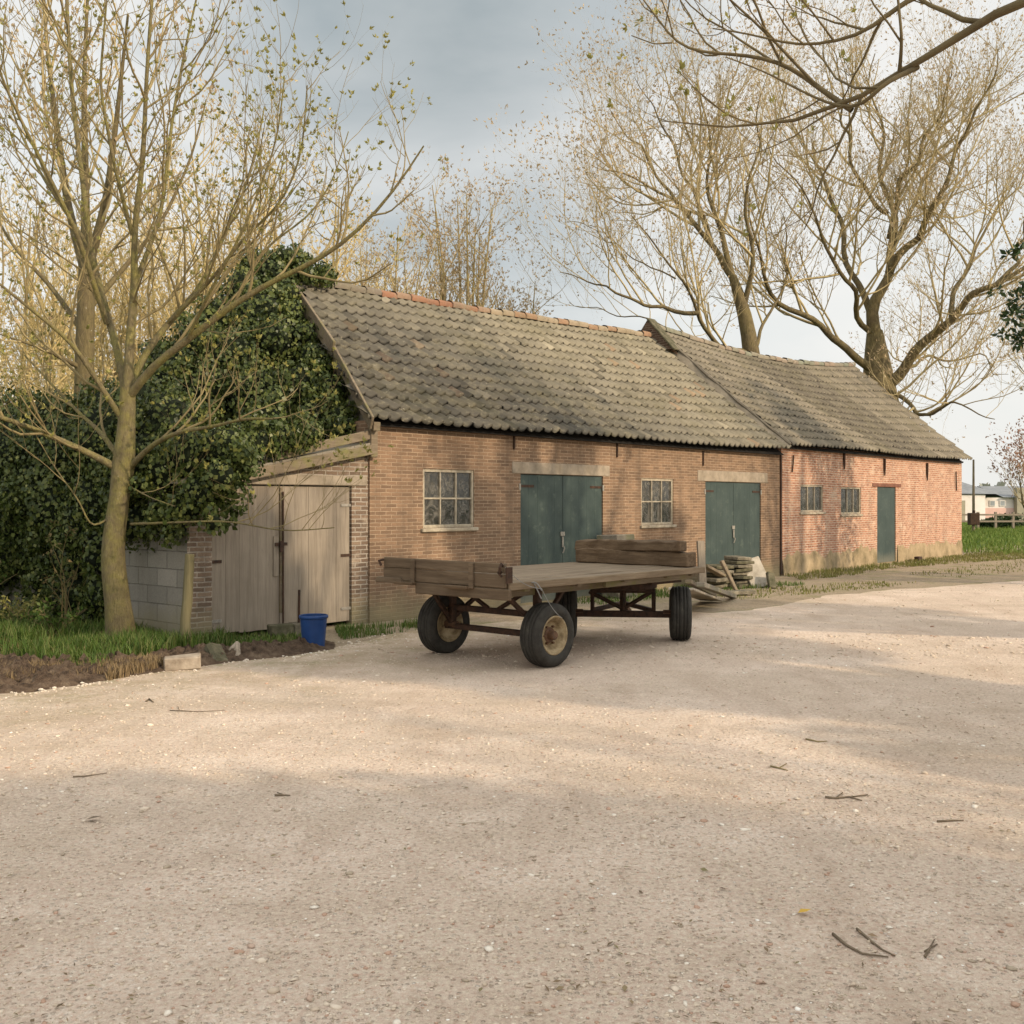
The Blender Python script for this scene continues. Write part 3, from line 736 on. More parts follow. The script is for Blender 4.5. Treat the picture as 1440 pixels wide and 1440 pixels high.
def window(rect,cols,rows,lab=None,curtain=False,sill=True,w=0.0):
    a,b,c,d=rect; y0=w+.015; y1=w+.065; m=MB(); fr=.045; bar=.026
    m.box(a,a+fr,y0,y1,c,d); m.box(b-fr,b,y0,y1,c,d); m.box(a+fr,b-fr,y0,y1,d-fr,d); m.box(a+fr,b-fr,y0,y1,c,c+fr)
    for i in range(1,cols):
        x=a+fr+(b-a-2*fr)*i/cols; m.box(x-bar/2,x+bar/2,y0+.004,y1-.006,c+fr,d-fr)
    xs=[a+fr]+[a+fr+(b-a-2*fr)*i/cols for i in range(1,cols)]+[b-fr]
    for j in range(1,rows):
        z=c+fr+(d-c-2*fr)*j/rows
        for i in range(cols): m.box(xs[i]+(bar/2 if i else 0),xs[i+1]-(bar/2 if i<cols-1 else 0),y0+.002,y1-.004,z-bar/2,z+bar/2)
    f=m.build('window',M['frame'],barn,bevel=.004)
    g=MB(); g.add([(a+.02,y1-.02,c+.02),(b-.02,y1-.02,c+.02),(b-.02,y1-.02,d-.02),(a+.02,y1-.02,d-.02)],[(0,1,2,3)]); g.build('glass',M['glass'],f)
    if sill: q=MB(); q.box(a-.05,b+.05,w-.045,w+.09,c-.055,c-.003); q.build('sill',M['frame'],f,bevel=.008)
    if curtain:
        for x0,x1,z0,z1 in ((a+(b-a)*.36,a+(b-a)*.60,c+.03,c+(d-c)*.52),(a+(b-a)*.66,a+(b-a)*.80,c+.03,c+(d-c)*.47)):
            q=MB(); n=7; vs=[]
            for i in range(n):
                t=i/(n-1); vs+= [(x0+(x1-x0)*t,w+.13+.02*math.sin(i*2.2),z0),(x0+(x1-x0)*(t*.6+.15),w+.13+.02*math.sin(i*2.2),z1)]
            q.add(vs,[(2*i,2*i+2,2*i+3,2*i+1) for i in range(n-1)]); q.build('curtain',M['cloth'],f)
    if lab: f['label']=lab
    return f
window(W1,3,2,'six-pane window with cobwebbed glass')
window(W2,3,2,'six-pane window with a torn pale curtain',curtain=True)
window(W3,3,1,w=-.012); window(W4,3,1,w=-.012)
# near-black panels standing in for the dark room behind the panes
m=MB(); m.box(.15,S1-.1,.45,.5,.0,2.6); m.build('dark_backing',M['dark_inside'],barn)
m=MB(); m.box(S1+.15,S2-.4,.45,.5,.0,2.7); m.build('dark_backing',M['dark_inside'],barn)

def doorleaf(a,b,c,d,hinge_left,w=0.0,latch=False,n=5,lab=None,hinges=True):
    m=MB(); y0=w+.02; wd=(b-a)/n
    for i in range(n): m.box(a+i*wd+(.0006 if i else 0),a+(i+1)*wd-(.0006 if i<n-1 else 0),y0,y0+.035,c,d)
    m.box(a,b,y0+.036,y0+.06,c+.1,d-.05)
    leaf=m.build('door',M['green'],barn,bevel=.0012)
    if hinges:
        for z in (d-.18,c+.32):
            h=MB(); x0=a-.02 if hinge_left else b+.02; x1=a+.34 if hinge_left else b-.34
            h.box(min(x0,x1),max(x0,x1),y0-.008,y0-.001,z-.02,z+.02); h.tube([(x0,y0-.012,z-.05),(x0,y0-.012,z+.05)],.015,8); h.build('hinge',M['iron'],leaf)
        h=MB(); x0=a-.02 if hinge_left else b+.02; h.box(x0-.03,x0+.01,y0-.03,y0-.012,d-.24,d-.14); h.build('hinge_pin',M['metal_old'],leaf)
    if latch:
        h=MB(); x=b-.03; h.box(x-.04,x+.07,y0-.02,y0-.003,1.06,1.13); h.box(x-.01,x+.03,y0-.03,y0-.012,.88,1.05); h.tube([(x+.01,y0-.03,.90),(x+.02,y0-.05,.86),(x,y0-.04,.80),(x-.01,y0-.03,.78)],.012,8); h.build('latch',M['metal_old'],leaf,bevel=.004)
    return leaf
for Dn in (D1,D2):
    a,b,c,d=Dn; mid=(a+b)/2
    doorleaf(a+.01,mid-.005,c,d-.01,True,latch=True); doorleaf(mid+.005,b-.01,c,d-.01,False)
doorleaf(D3[0]+.01,D3[1]-.01,D3[2],D3[3]-.01,False,w=-.012,n=4,hinges=False)
# lintels
def lint(x0,x1,y0,y1,mat,nm='lintel',w=-.012):
    q=MB(); s0,s1=WS(x0),WS(x1); z0=WZ((x0+x1)/2,y1); z1=WZ((x0+x1)/2,y0); q.box(s0,s1,w,.10,z0+.003,z1); return q.build(nm,mat,barn,bevel=.008)
lint(720,857,652,668,M['lintel']); lint(981,1079,663,678,M['lintel']); lint(1226,1266,680,685,M['redwood'],w=-.03)
# wall anchors (plain in the near section, bent in the far one)
for px,y0,y1 in ((722,606,632),(867,620,643),(988,634,655)):
    q=MB(); s=WS(px); q.box(s-.012,s+.012,-.03,-.004,WZ(px,y1),WZ(px,y0)); q.build('wall_anchor',M['iron'],barn)
for px,y0,y1,bend in ((1112,640,664,.06),(1185,637,660,0),(1242,645,669,0),(1302,651,676,0),(1343,663,690,-.05)):
    q=MB(); s=WS(px); z0=WZ(px,y1); z1=WZ(px,y0)
    q.tube([(s+bend*(math.sin(math.pi*(.5+.5*t))-.3)*1.0,-.045,z1+(z0-z1)*t) for t in (0,.25,.5,.75,1)],[.03,.032,.03,.024,.014] if not bend else .018,8); q.build('wall_anchor',M['iron'],barn)
# rough rendered plinth of the far section
def plinth():
    rs=random.Random(4); 
    for a,b in ((S1+.08,D3[0]-.06),(D3[1]+.1,S2-.02)):
        n=int((b-a)/.14); q=MB(); vs=[]
        for i in range(n+1):
            s=a+(b-a)*i/n; h=.42+.16*mnoise.noise(Vector((s*1.3,0,0)))+.07*rs.uniform(-1,1)
            vs+=[(s,-.045+.012*rs.uniform(-1,1),-.05),(s,-.036+.008*rs.uniform(-1,1),h*.6),(s,-.0135,h)]
        fs=[]
        for i in range(n): 
            for j in range(2): fs.append((3*i+j,3*i+3+j,3*i+4+j,3*i+1+j))
        q.add(vs,fs); q.build('plinth',M['plinth'],barn,smooth=True)
def plm():
    n=NT('stained_render'); c=n.ramp(n.noise(1.7,7,.7),[(.3,(.13,.105,.055)),(.5,(.29,.22,.13)),(.7,(.42,.32,.20))]); n.bump(n.noise(18,6,.7),.7,.02); return n.done(c,.95)
M['plinth']=plm(); plinth()

# ------------------------------------------------------------------ lean-to shed on the gable
shed=empty('lean_to_shed',tuple(A0),RZ,'low lean-to shed with wide grey board doors and sloping roof under ivy','shed')
SL=-2.76; w0=.03
def sz(s): return 2.36+.19*s
DL=(-2.43,-.29,.04,1.83)
m=MB()
for (s0,s1,z0,z1a,z1b) in ((SL,DL[0],-.1,sz(SL),sz(DL[0])),(DL[1],-.001,-.1,sz(DL[1]),sz(-.004)),(DL[0],DL[1],DL[3]+.003,max(sz(DL[0]),DL[3]+.01),sz(DL[1]))):
    m.add([(s0,w0,z0),(s1,w0,z0),(s1,w0,z1b),(s0,w0,z1a)],[(0,1,2,3)])
m.add([(DL[0],w0,-.1),(DL[0],w0+.12,-.1),(DL[0],w0+.12,DL[3]),(DL[0],w0,DL[3])],[(0,1,2,3)])
m.add([(DL[1],w0,-.1),(DL[1],w0,DL[3]),(DL[1],w0+.12,DL[3]),(DL[1],w0+.12,-.1)],[(0,1,2,3)])
m.build('wall',M['brick_grey'],shed)
m=MB(); m.add([(SL,w0,-.1),(SL,5.1,-.1),(SL,5.1,sz(SL)),(SL,w0,sz(SL))],[(0,1,2,3)]); m.add([(SL,5.1,-.1),(2.1,5.1,-.1),(2.1,5.1,2.4),(SL,5.1,sz(SL))],[(0,1,2,3)])
q=m.build('wall',M['block'],shed); q['label']='grey concrete block side wall'
m=MB(); m.box(-2.25,-.03,w0-.02,w0+.1,DL[3]+.006,DL[3]+.135); m.build('lintel',M['lintel'],shed,bevel=.008)
# roof: boards and a fascia
m=MB(); n_=9
for i in range(n_):
    s0=SL-.12+(0-SL+.10)*i/n_; s1=SL-.12+(0-SL+.10)*(i+1)/n_-.006
    m.add([(s0,-.08,sz(s0)+.02),(s1,-.08,sz(s1)+.02),(s1+.415*5*0,5.2,sz(s1)+.02),(s0,5.2,sz(s0)+.02),(s0,-.08,sz(s0)+.06),(s1,-.08,sz(s1)+.06),(s1,5.2,sz(s1)+.06),(s0,5.2,sz(s0)+.06)],[(3,2,1,0),(4,5,6,7),(0,1,5,4),(2,3,7,6),(1,2,6,5),(3,0,4,7)])
m.add([(-.02,.02,2.39),(2.1,5.1,2.42),(-.02,5.1,2.42)],[(0,1,2)])
m.build('roof',M['greywood_x'],shed)
m=MB(); m.beam((SL-.1,-.1,sz(SL-.1)-.03),(-.03,-.1,sz(-.03)-.03),.03,.13); m.beam((-1.6,-.06,sz(-1.6)+.13),(-.06,-.06,sz(-.06)+.17),.03,.12); m.build('fascia',M['oldtimber'],shed,bevel=.006)
def sdoor(a,b,hl):
    q=MB(); n=5; wd=(b-a)/n; rs=random.Random(int(-a*10)); y0=w0+.03
    for i in range(n):
        dy=rs.uniform(-.003,.003); q.box(a+i*wd+.0008,a+(i+1)*wd-.0008,y0+dy,y0+.03+dy,DL[2]+rs.uniform(-.02,.03),DL[3]-.012)
    lf=q.build('door',M['greywood'],shed,bevel=.0015)
    for z,mt in ((1.58,'metal_old'),(.92,'iron'),(.22,'metal_old')):
        h=MB(); x0=a-.04 if hl else b+.04; x1=a+.13 if hl else b-.15
        h.box(min(x0,x1),max(x0,x1),y0-.012,y0-.004,z-.018,z+.018); h.tube([(x0,y0-.016,z-.03),(x0,y0-.016,z+.03)],.014,8); h.build('hinge',M[mt],lf)
    return lf
mid=WS(397)
d_l=sdoor(DL[0]+.015,mid-.006,True); d_r=sdoor(mid+.006,DL[1]-.015,False)
h=MB(); h.box(mid-.006,mid+.03,w0-.0,w0+.026,.25,1.80); h.build('cover_strip',M['oldtimber'],d_l)
h=MB(); h.box(mid-.10,mid-.02,w0+.008,w0+.026,.70,1.20); h.build('batten',M['greywood'],d_l,bevel=.004)
h=MB(); h.box(mid-.09,mid+.09,w0-.016,w0-.002,1.08,1.12); h.box(mid-.03,mid+.01,w0-.03,w0-.017,1.0,1.14); h.build('latch',M['iron'],d_l)
h=MB(); h.tube([(mid+.02,w0-.02,.1),(mid+.02,w0-.02,1.75)],.012,8); h.build('bolt',M['iron'],d_r)

# ------------------------------------------------------------------ farm trailer
TB=Vector((.67,.742,0)).normalized(); TRZ=math.atan2(TB.y,TB.x)
tr=empty('farm_trailer',(-.03,9.9,0),TRZ,'old flatbed farm trailer with weathered plank deck on four rubber tyres','trailer')
TL=3.36; TWd=1.74; ZD=.872
rs_=random.Random(8)
m=MB(); n=9; pw=(TWd-.03)/n
for i in range(n):
    dz=rs_.uniform(-.004,.006); m.box(.03+rs_.uniform(-.01,.01),TL-.015+rs_.uniform(-.02,.03),.015+i*pw+.003,.015+(i+1)*pw-.004,ZD-.032+dz,ZD+dz)
m.build('deck',M['deck'],tr,bevel=.004)
m=MB(); m.box(.0,TL,-.012,.012,ZD-.072,ZD-.003); m.box(.0,TL,TWd-.012,TWd+.012,ZD-.075,ZD-.003); m.box(TL-.0,TL+.03,-.01,TWd,ZD-.075,ZD-.003); m.build('side_rail',M['trailer_side'],tr,bevel=.005)
m=MB()
for y in (.32,1.36): m.box(.15,TL-.06,y-.05,y+.05,ZD-.17,ZD-.036)
for x in (.3,1.1,1.9,2.7,3.2): m.box(x-.04,x+.04,.03,TWd-.03,ZD-.10,ZD-.036)
m.box(1.6,TL-.1,.08,.13,ZD-.14,ZD-.076)
m.build('frame_beam',M['oldtimber'],tr,bevel=.006)
# tailboard with straps
m=MB(); m.box(-.035,-.003,.02,TWd-.02,.955,1.052,jit=.004,rng=rs_); m.box(-.033,-.002,.015,TWd-.015,.822,.951,jit=.004,rng=rs_); tb=m.build('tailboard',M['trailer_wood'],tr,bevel=.006)
for y in (.44,1.26):
    q=MB(); q.box(-.062,-.036,y-.028,y+.028,.80,1.045); q.build('strap',M['trailer_wood'],tb,bevel=.005)
for y,w_ in ((.62,.16),(1.36,.14)):
    q=MB(); q.box(-.10,-.034,y-w_,y+w_,.79,.82); q.build('cleat',M['sleeper'],tb,bevel=.008)
m=MB(); m.box(-.03,.02,-.02,1.25,.705,.815,jit=.006,rng=rs_); m.box(-.06,.0,1.42,TWd+.08,.80,.85,jit=.005,rng=rs_); m.build('rear_beam',M['trailer_wood'],tr,bevel=.008)
q=MB(); q.tube([(-.05,.03,1.03),(-.08,.02,1.05),(-.10,.02,1.02),(-.09,.03,.98),(-.06,.04,.97)],.014,8); q.box(-.06,.02,-.03,-.0155,.87,1.02); q.tube([(-.05,.06,1.0),(-.09,.05,.97),(-.07,.02,.93)],.012,8); q.build('hook',M['iron'],tr); q=MB(); q.tube([(-.05,TWd-.04,1.03),(-.10,TWd-.03,1.02),(-.09,TWd-.05,.97)],.014,8); q.build('hook',M['iron'],tr)
# twine hanging from the corner down to the near wheel
def catv(a,b,sag,n=12):
    a=Vector(a); b=Vector(b); return [a.lerp(b,i/n)+Vector((0,0,-sag*4*(i/n)*(1-i/n))) for i in range(n+1)]
q=MB(); q.tube(catv((-.06,-.01,1.02),(.40,-.06,.80),.05)+catv((.40,-.06,.80),(.66,-.10,.50),.04)[1:],.0032,5); q.tube(catv((.30,-.02,.86),(.40,-.06,.78),-.03),.006,5); q.tube(catv((.33,-.02,.86),(.42,-.04,.70),.0),.006,5); q.build('twine',M['rope'],tr)
# fixed axle under the tail end
m=MB(); ax=.72; yc=TWd/2; IR=M['iron']
m.beam((ax,.18,.30),(ax,TWd-.18,.30),.06,.06); m.beam((ax,.22,.50),(ax,TWd-.22,.50),.06,.06)
for y in (.27,TWd-.27): m.beam((ax,y,.28),(ax,y,ZD-.1),.07,.07,Vector((1,0,0)))
m.beam((ax,.38,ZD-.13),(ax,.80,.52),.04,.04,Vector((1,0,0))); m.beam((ax,TWd-.36,ZD-.13),(ax,.94,.52),.04,.04,Vector((1,0,0)))
m.beam((ax,.24,.36),(ax+.55,.36,ZD-.12),.045,.045); m.beam((ax,TWd-.24,.36),(ax+.55,TWd-.36,ZD-.12),.045,.045)
m.beam((ax,.24,.36),(ax-.42,.36,ZD-.12),.045,.045); m.beam((ax,TWd-.24,.36),(ax-.42,TWd-.36,ZD-.12),.045,.045)
m.build('rear_axle',IR,tr,bevel=.006)
# steered axle at the far end: turned square to the yard
fa=Vector((2.91,.82,0)); th=math.atan2(-.106,.994)-TRZ; adir=Vector((math.cos(th),math.sin(th),0)); aper=Vector((-adir.y,adir.x,0))
def fp(u,v,z): return fa+adir*u+aper*v+Vector((0,0,z))
m=MB(); m.beam(fp(-.58,0,.30),fp(.58,0,.30),.075,.075); m.beam(fp(-.36,0,.57),fp(.36,0,.57),.05,.045)
for u in (-.36,.36): m.beam(fp(u,0,.3),fp(u,0,.6),.04,.04,Vector((1,0,0)))
m.beam(fp(-.40,0,.56),fp(0,0,.36),.04,.04,Vector((0,1,0))); m.beam(fp(.36,0,.58),fp(0,0,.36),.04,.04,Vector((0,1,0)))
m.beam(fp(0,0,.3),fp(0,.0,.62),.06,.06,Vector((1,0,0)))
m.beam(fp(-.36,0,.34),fp(0,.75,.36),.05,.05); m.beam(fp(.36,0,.34),fp(0,.75,.36),.05,.05)
m.build('front_axle',M['iron'],tr,bevel=.006)
m=MB(); Mx=Matrix.Translation(fa); m.lathe([(.0,.60),(.36,.60),(.40,.62),(.40,.67),(.36,.69),(0,.69)],28,Mx); m.box(fa.x-.30,fa.x+.30,.20,TWd-.25,.69,ZD-.11); m.build('turntable',IR,tr)
def wheel(loc,rz,label=None):
    """axle along local y, outer face towards -y"""
    q=empty('wheel',loc,rz); q.parent=tr
    if label: q['label']=label
    R=.315; hw=.118
    pr=[(.185,-.085),(.20,-.105),(.235,-.122),(.275,-.116),(.300,-.098)]
    g=[(-.098,.300),(-.085,.311),(-.066,.314),(-.064,.304),(-.056,.304),(-.054,.316),(-.032,.317),(-.030,.306),(-.022,.306),(-.020,.318),(0,.318)]
    half=pr+[(r,h) for h,r in g[1:]]
    prof=half+[(r,-h) for r,h in reversed(half[:-1])]
    t=MB(); t.lathe(prof,56,None,'y'); t.lathe([(.185,-.085),(.17,-.06),(.17,.06),(.185,.085)],56,None,'y'); t.build('tyre',M['tyre'],q,smooth=True)
    r=MB(); r.lathe([(.192,-.092),(.196,-.098),(.190,-.103),(.178,-.098),(.165,-.078),(.150,-.07),(.142,-.04),(.132,-.02),(.10,-.012),(.07,-.03),(.0,-.03)],40,None,'y')
    r.lathe([(.192,.092),(.190,.103),(.178,.098),(.150,.06),(.13,.04),(.08,.04),(0,.04)],40,None,'y'); r.build('rim',M['rim'],q,smooth=True)
    h=MB(); h.lathe([(.0,-.105),(.038,-.105),(.045,-.095),(.05,-.04),(.075,-.034),(.078,-.028)],20,None,'y')
    for i in range(6):
        a=math.pi*2*i/6; h.lathe([(0,-.048),(.012,-.048),(.012,-.02)],6,Matrix.Translation((.092*math.cos(a),0,.092*math.sin(a))),'y')
    h.tube([(0,.02,0),(0,.2,0)],.04,10); h.build('hub',M['rim_red'],q)
    return q
wheel((ax,.14,.314),0,'wheel with a cream rim nearest the camera'); wheel((ax,TWd-.14,.314),math.pi)
wheel(tuple(fp(.67,0,.314)),th+rad(86)-rad(90)+math.pi/2,'front wheel turned so that its tread shows'); wheel(tuple(fp(-.67,0,.314)),th-math.pi/2+math.pi*0+rad(4)*0)
# fix orientation of the steered wheels: their axles lie along adir
for w_ in [c for c in tr.children if c.name.startswith('wheel')][2:]:
    out=(Vector(w_.location)-fa).normalized(); w_.rotation_euler=(0,0,math.atan2(out.y,out.x)+math.pi/2)
m=MB(); m.beam(fp(0,.7,.36),fp(.1,.95,.20),.05,.05); m.build('drawbar',IR,tr)

# timber baulks on the deck
def baulk(x,y0,y1,z0,z1,wd,label,skew=0.0,tz=0.0):
    rs=random.Random(int(z0*100)); q=MB(); n=17; vs=[]
    for i in range(n):
        t=i/(n-1); y=y0+(y1-y0)*t
        for (a,b) in ((-1,0),(1,0),(1,1),(-1,1)):
            vs.append((x+a*wd/2+skew*(t-.5)+rs.uniform(-.014,.014),y+rs.uniform(-.008,.008)*(1 if 0<i<n-1 else 2.5),z0+(z1-z0)*b+tz*t+(rs.uniform(-.012,.014)+.02*mnoise.noise(Vector((y*2,z0*9,0))) if b else 0)))
    fs=[(3,2,1,0),tuple((n-1)*4+i for i in range(4))]
    for i in range(n-1):
        for j in range(4): fs.append((4*i+j,4*i+(j+1)%4,4*i+4+(j+1)%4,4*i+4+j))
    q.add(vs,fs); o=q.build('timber_baulk',M['sleeper'],None,bevel=.012,loc=(-.03,9.9,0),rot=(0,0,TRZ)); return tag(o,label,'timber','old timbers lying on the trailer')
baulk(3.16,.03,1.68,.876,1.045,.20,'thick squared timber lying on the trailer deck, lower of two stacked')
baulk(3.15,.10,1.72,1.055,1.175,.19,'rough split timber stacked on top of another across the trailer',skew=.10,tz=-.03)
# ------------------------------------------------------------------ rubble, stacks and planks by the barn
def rbox(name,mat,dims,loc,rot,label,cat,group=None,bevel=.008,jit=.006,seed=0):
    q=MB(); q.box(-dims[0]/2,dims[0]/2,-dims[1]/2,dims[1]/2,0,dims[2],jit=jit,rng=random.Random(seed)); o=q.build(name,mat,None,bevel=bevel,loc=loc,rot=rot); return tag(o,label,cat,group)
# block stack between the first green door and the curtained window
SX=WS(866)
pile=[(0,.0),(1,.19),(2,.38),(3,.57),(4,.76)]
for i,z in pile:
    rbox('concrete_block',M['slab_grey'] if i%2==0 else M['slab'],(.42,.36,.18),tuple(LP(867,-.32,z+.002)+UW*random.Random(i).uniform(-.03,.03)),(0,0,RZ+random.Random(i+9).uniform(-.08,.08)),
         ['grey block at the foot of the stack by the green door','mossy block second from the ground in the stack by the green door','grey block in the middle of the stack by the green door','mossy dark block below the top two in the stack by the green door','grey block just under the capping slab of the stack'][i],'block','blocks stacked against the barn wall',.012,.008,i)
rbox('cap_slab',M['greywood_x'],(.56,.42,.11),tuple(LP(866,-.32,.955)),(0,0,RZ+.04),'flat weathered slab capping the block stack beside the green door','slab',None,.01,.008,11)
rbox('leaning_board',M['white_board'],(.32,.03,1.05),tuple(LP(908,-.36,0)),(rad(-14),rad(-22),RZ),'pale board leaning sideways under the curtained window','board',None,.006,.004,12)
rbox('leaning_board',M['greywood'],(.08,.05,1.05),tuple(LP(893,-.36,0)),(rad(-12),rad(-8),RZ),'narrow grey batten leaning by the block stack','board',None,.006,.004,13)
# pile in front of the second pair of doors
PC=WS(1035)
rs=random.Random(31); k=0
labs=['grey','mossy','brownish','broken','chipped','thin','wide','tilted']
places=['lowest','second','third','fourth','fifth','sixth','seventh','top']
for col_,(ds,dw) in enumerate(((-.50,-.62),(.06,-.80),(.58,-.62))):
    nn=(6,8,7)[col_]
    for i in range(nn):
        rbox('roof_slab',M['slab'] if (i+col_)%2 else M['slab_grey'],(.5+rs.uniform(-.06,.06),.36+rs.uniform(-.05,.05),.062),tuple(LP(1028,-.75,.01+i*.073)+UW*(ds+rs.uniform(-.07,.07))+NW*(dw+.68+rs.uniform(-.06,.06))),(rs.uniform(-.05,.05),rs.uniform(-.05,.05),RZ+rs.uniform(-.25,.25)),
             '%s slab in the %s column of the mossy pile by the second green doors'%(['lowest','second lowest','third lowest','fourth lowest','fifth lowest','sixth lowest','seventh lowest'][i] if i<nn-1 else 'topmost',['left','middle','right'][col_]),'slab','slabs piled before the second green doors',.01,.008,100+k); k+=1
rbox('leaning_board',M['white_board'],(.40,.05,.62),tuple(LP(1072,-1.25,0)),(rad(-30),rad(-14),.25),'whitish panel leaning against the right end of the slab pile','board',None,.01,.01,50)
rbox('stone_block',M['slab'],(.16,.08,.34),tuple(LP(1086,-1.5,0)),(rad(-34),rad(14),.3),'small mossy block propped in front of the whitish panel','block',None,.012,.01,51)
rbox('leaning_board',M['oldtimber'],(.10,.05,.62),tuple(LP(1036,-1.35,0)),(rad(-22),rad(-14),RZ),'dark short post leaning on the front of the slab pile','board',None,.008,.008,52)
def plank(name,mat,a,b,wd,th,label,cat='plank',group=None):
    q=MB(); a=Vector(a); b=Vector(b); o0=a.copy(); q.beam((0,0,0),b-a,wd,th); o=q.build(name,mat,None,bevel=.006,loc=tuple(o0)); return tag(o,label,cat,group)
def g3(px,py,z=0): p=gnd(px,py); p.z=z; return p
plank('fallen_plank',M['white_board'],at(958,812+16,14.9),g3(1000,846,.03),.36,.035,'wide pale board lying on the ground behind the trailer front wheel','board')
plank('fallen_plank',M['greywood_x'],at(985,822,15.3),g3(1031,841,.03),.12,.07,'long grey beam lying in front of the slab pile','plank')
plank('fallen_plank',M['oldtimber'],at(968,818,15.8),g3(1004,843,.07),.10,.06,'shorter mossy beam resting between pale board and long grey beam','plank')
plank('upright_plank',M['greywood'],LP(989,-1.4,0),LP(985,-1.3,.95),.13,.06,'upright pale plank end standing just beyond the trailer front corner','plank')
plank('fallen_plank',M['oldtimber'],LP(990,-1.3,.52),LP(1016,-1.2,.30),.14,.05,'slanting brown board between trailer and slab pile','plank')
plank('paving_slab',M['slab_grey'],g3(1020,838,.05),g3(1056,836,.05),.24,.06,'flat grey paving piece lying at the foot of the slab pile','slab')

# ------------------------------------------------------------------ small things on the left verge
def bucket():
    p=gnd(441,911); t=empty('bucket',tuple(p),.6,'empty blue plastic bucket standing on dark soil before the shed doors','bucket')
    q=MB(); q.lathe([(0,.004),(.118,.004),(.122,.012),(.150,.352),(.150,.358),(.146,.358),(.116,.02),(0,.018)],36); q.build('body',M['blue'],t,smooth=False)
    q=MB(); q.lathe([(.151,.330),(.160,.332),(.162,.352),(.158,.366),(.150,.368),(.1475,.360)],36); q.build('rim',M['blue'],t,smooth=True)
bucket()
def post():
    a=gnd(259,903); a=Vector((at(259,903,11.85).x,11.85,0)); b=at(267,779,11.87); q=MB(); r=random.Random(2)
    pts=[Vector((0,0,-.1))]+[(b-a)*t+Vector((r.uniform(-.006,.006),r.uniform(-.006,.006),0)) for t in (.1,.3,.5,.7,.85,1)]
    q.tube(pts,[.062,.06,.057,.058,.055,.055,.053],12); o=q.build('fence_post',M['post'],None,bevel=.006,loc=tuple(a)); tag(o,'lone round wooden fence post leaning slightly near the shed corner','post')
M['post']=wood('mossy_post',(.085,.072,.036),(.15,.128,.066),(.23,.20,.115),'z')
post()
p=gnd(257,941); rbox('stone_block',M['stone_pale'],(.345,.16,.13),(p.x,p.y,.0),(rad(4),rad(-3),rad(16)),'pale oblong brick block lying at the gravel edge','block',None,.012,.006,61)
p=gnd(290,931); rbox('stone_slab',M['slab'],(.17,.36,.12),(p.x+.05,p.y+.1,.0),(rad(26),rad(18),rad(38)),'mossy greenish slab tilted on the soil behind the pale block','slab',None,.03,.012,62)
p=gnd(320,926); rbox('stone_slab',M['stone_pale'],(.06,.34,.12),(p.x+.02,p.y+.08,.0),(rad(22),rad(35),rad(30)),'thin brownish slab tilted on the soil right of the mossy slab','slab',None,.012,.01,63)
p=gnd(392,899); rbox('concrete_block',M['slab'],(.27,.2,.17),(p.x,p.y+.1,.0),(0,0,.5),'squat mossy block at the foot of the shed doors, left of two','block',None,.012,.008,64)
p=gnd(413,898); rbox('concrete_block',M['slab_grey'],(.16,.2,.18),(p.x+.02,p.y+.12,.0),(0,0,.7),'squat grey block behind the bucket, right of two','block',None,.012,.008,65)
p=gnd(415,898); q=MB(); q.tube([(0,0,0),(.005,0,.42)],.016,8); tag(q.build('iron_rod',M['iron'],None,loc=(p.x+.02,p.y+.12,.15)),'short rusty iron rod sticking up from a block near the bucket','rod')
p=LW(WS(1277),-.28,0); rbox('boot_scraper',M['iron'],(.30,.12,.12),tuple(p),(0,0,RZ),'dark low iron step by the narrow green door','step',None,.008,.006,66)

# soil bank along the gravel edge
def bank(name,poly,hmax,mat,label,cat,seed,step=.032):
    P=[Vector(p).to_2d() for p in poly]; xs=[p.x for p in P]; ys=[p.y for p in P]
    def inside(x,y):
        c=False; j=len(P)-1
        for i in range(len(P)):
            if (P[i].y>y)!=(P[j].y>y) and x<(P[j].x-P[i].x)*(y-P[i].y)/(P[j].y-P[i].y)+P[i].x: c=not c
            j=i
        return c
    def dist(x,y):
        q=Vector((x,y)); d=9
        for i in range(len(P)):
            a=P[i]; b=P[(i+1)%len(P)]; t=max(0,min(1,(q-a).dot(b-a)/max((b-a).length_squared,1e-6))); d=min(d,(q-(a+(b-a)*t)).length)
        return d
    nx=int((max(xs)-min(xs))/step)+3; ny=int((max(ys)-min(ys))/step)+3; idx={}; vs=[]; fs=[]
    for j in range(ny):
        for i in range(nx):
            x=min(xs)+(i-1)*step; y=min(ys)+(j-1)*step; d=dist(x,y); ins=inside(x,y)
            if not ins and d>.2: continue
            v=Vector((x*3.1,y*3.1,seed)); nz=.55+.55*mnoise.noise(v)+.45*mnoise.noise(v*3.3)+.5*mnoise.noise(v*7)+.35*mnoise.noise(v*15)
            e=min(1,(d+.0)/.22)*(1 if ins else -1); jx=.02*mnoise.noise(v*5); h=hmax*max(-.1,nz)*max(e,0)+(-.02 if e<=0 else .005)
            idx[i,j]=len(vs); vs.append((x+jx,y+jx,h))
    for (i,j),a in idx.items():
        if (i+1,j) in idx and (i+1,j+1) in idx and (i,j+1) in idx: fs.append((a,idx[i+1,j],idx[i+1,j+1],idx[i,j+1]))
    q=MB(); q.add(vs,fs); o=q.build(name,mat,None,smooth=True); return o
b_=bank('soil_bank',[gnd(-120,984),gnd(20,974),gnd(110,964),gnd(190,950),gnd(240,943),gnd(335,930),gnd(400,924),gnd(470,913),gnd(470,903),gnd(420,908),gnd(330,912),gnd(255,915),gnd(180,932),gnd(110,936),gnd(0,930),gnd(-120,932)],.13,M['soil'],None,None,7)
tag(b_,kind='structure')

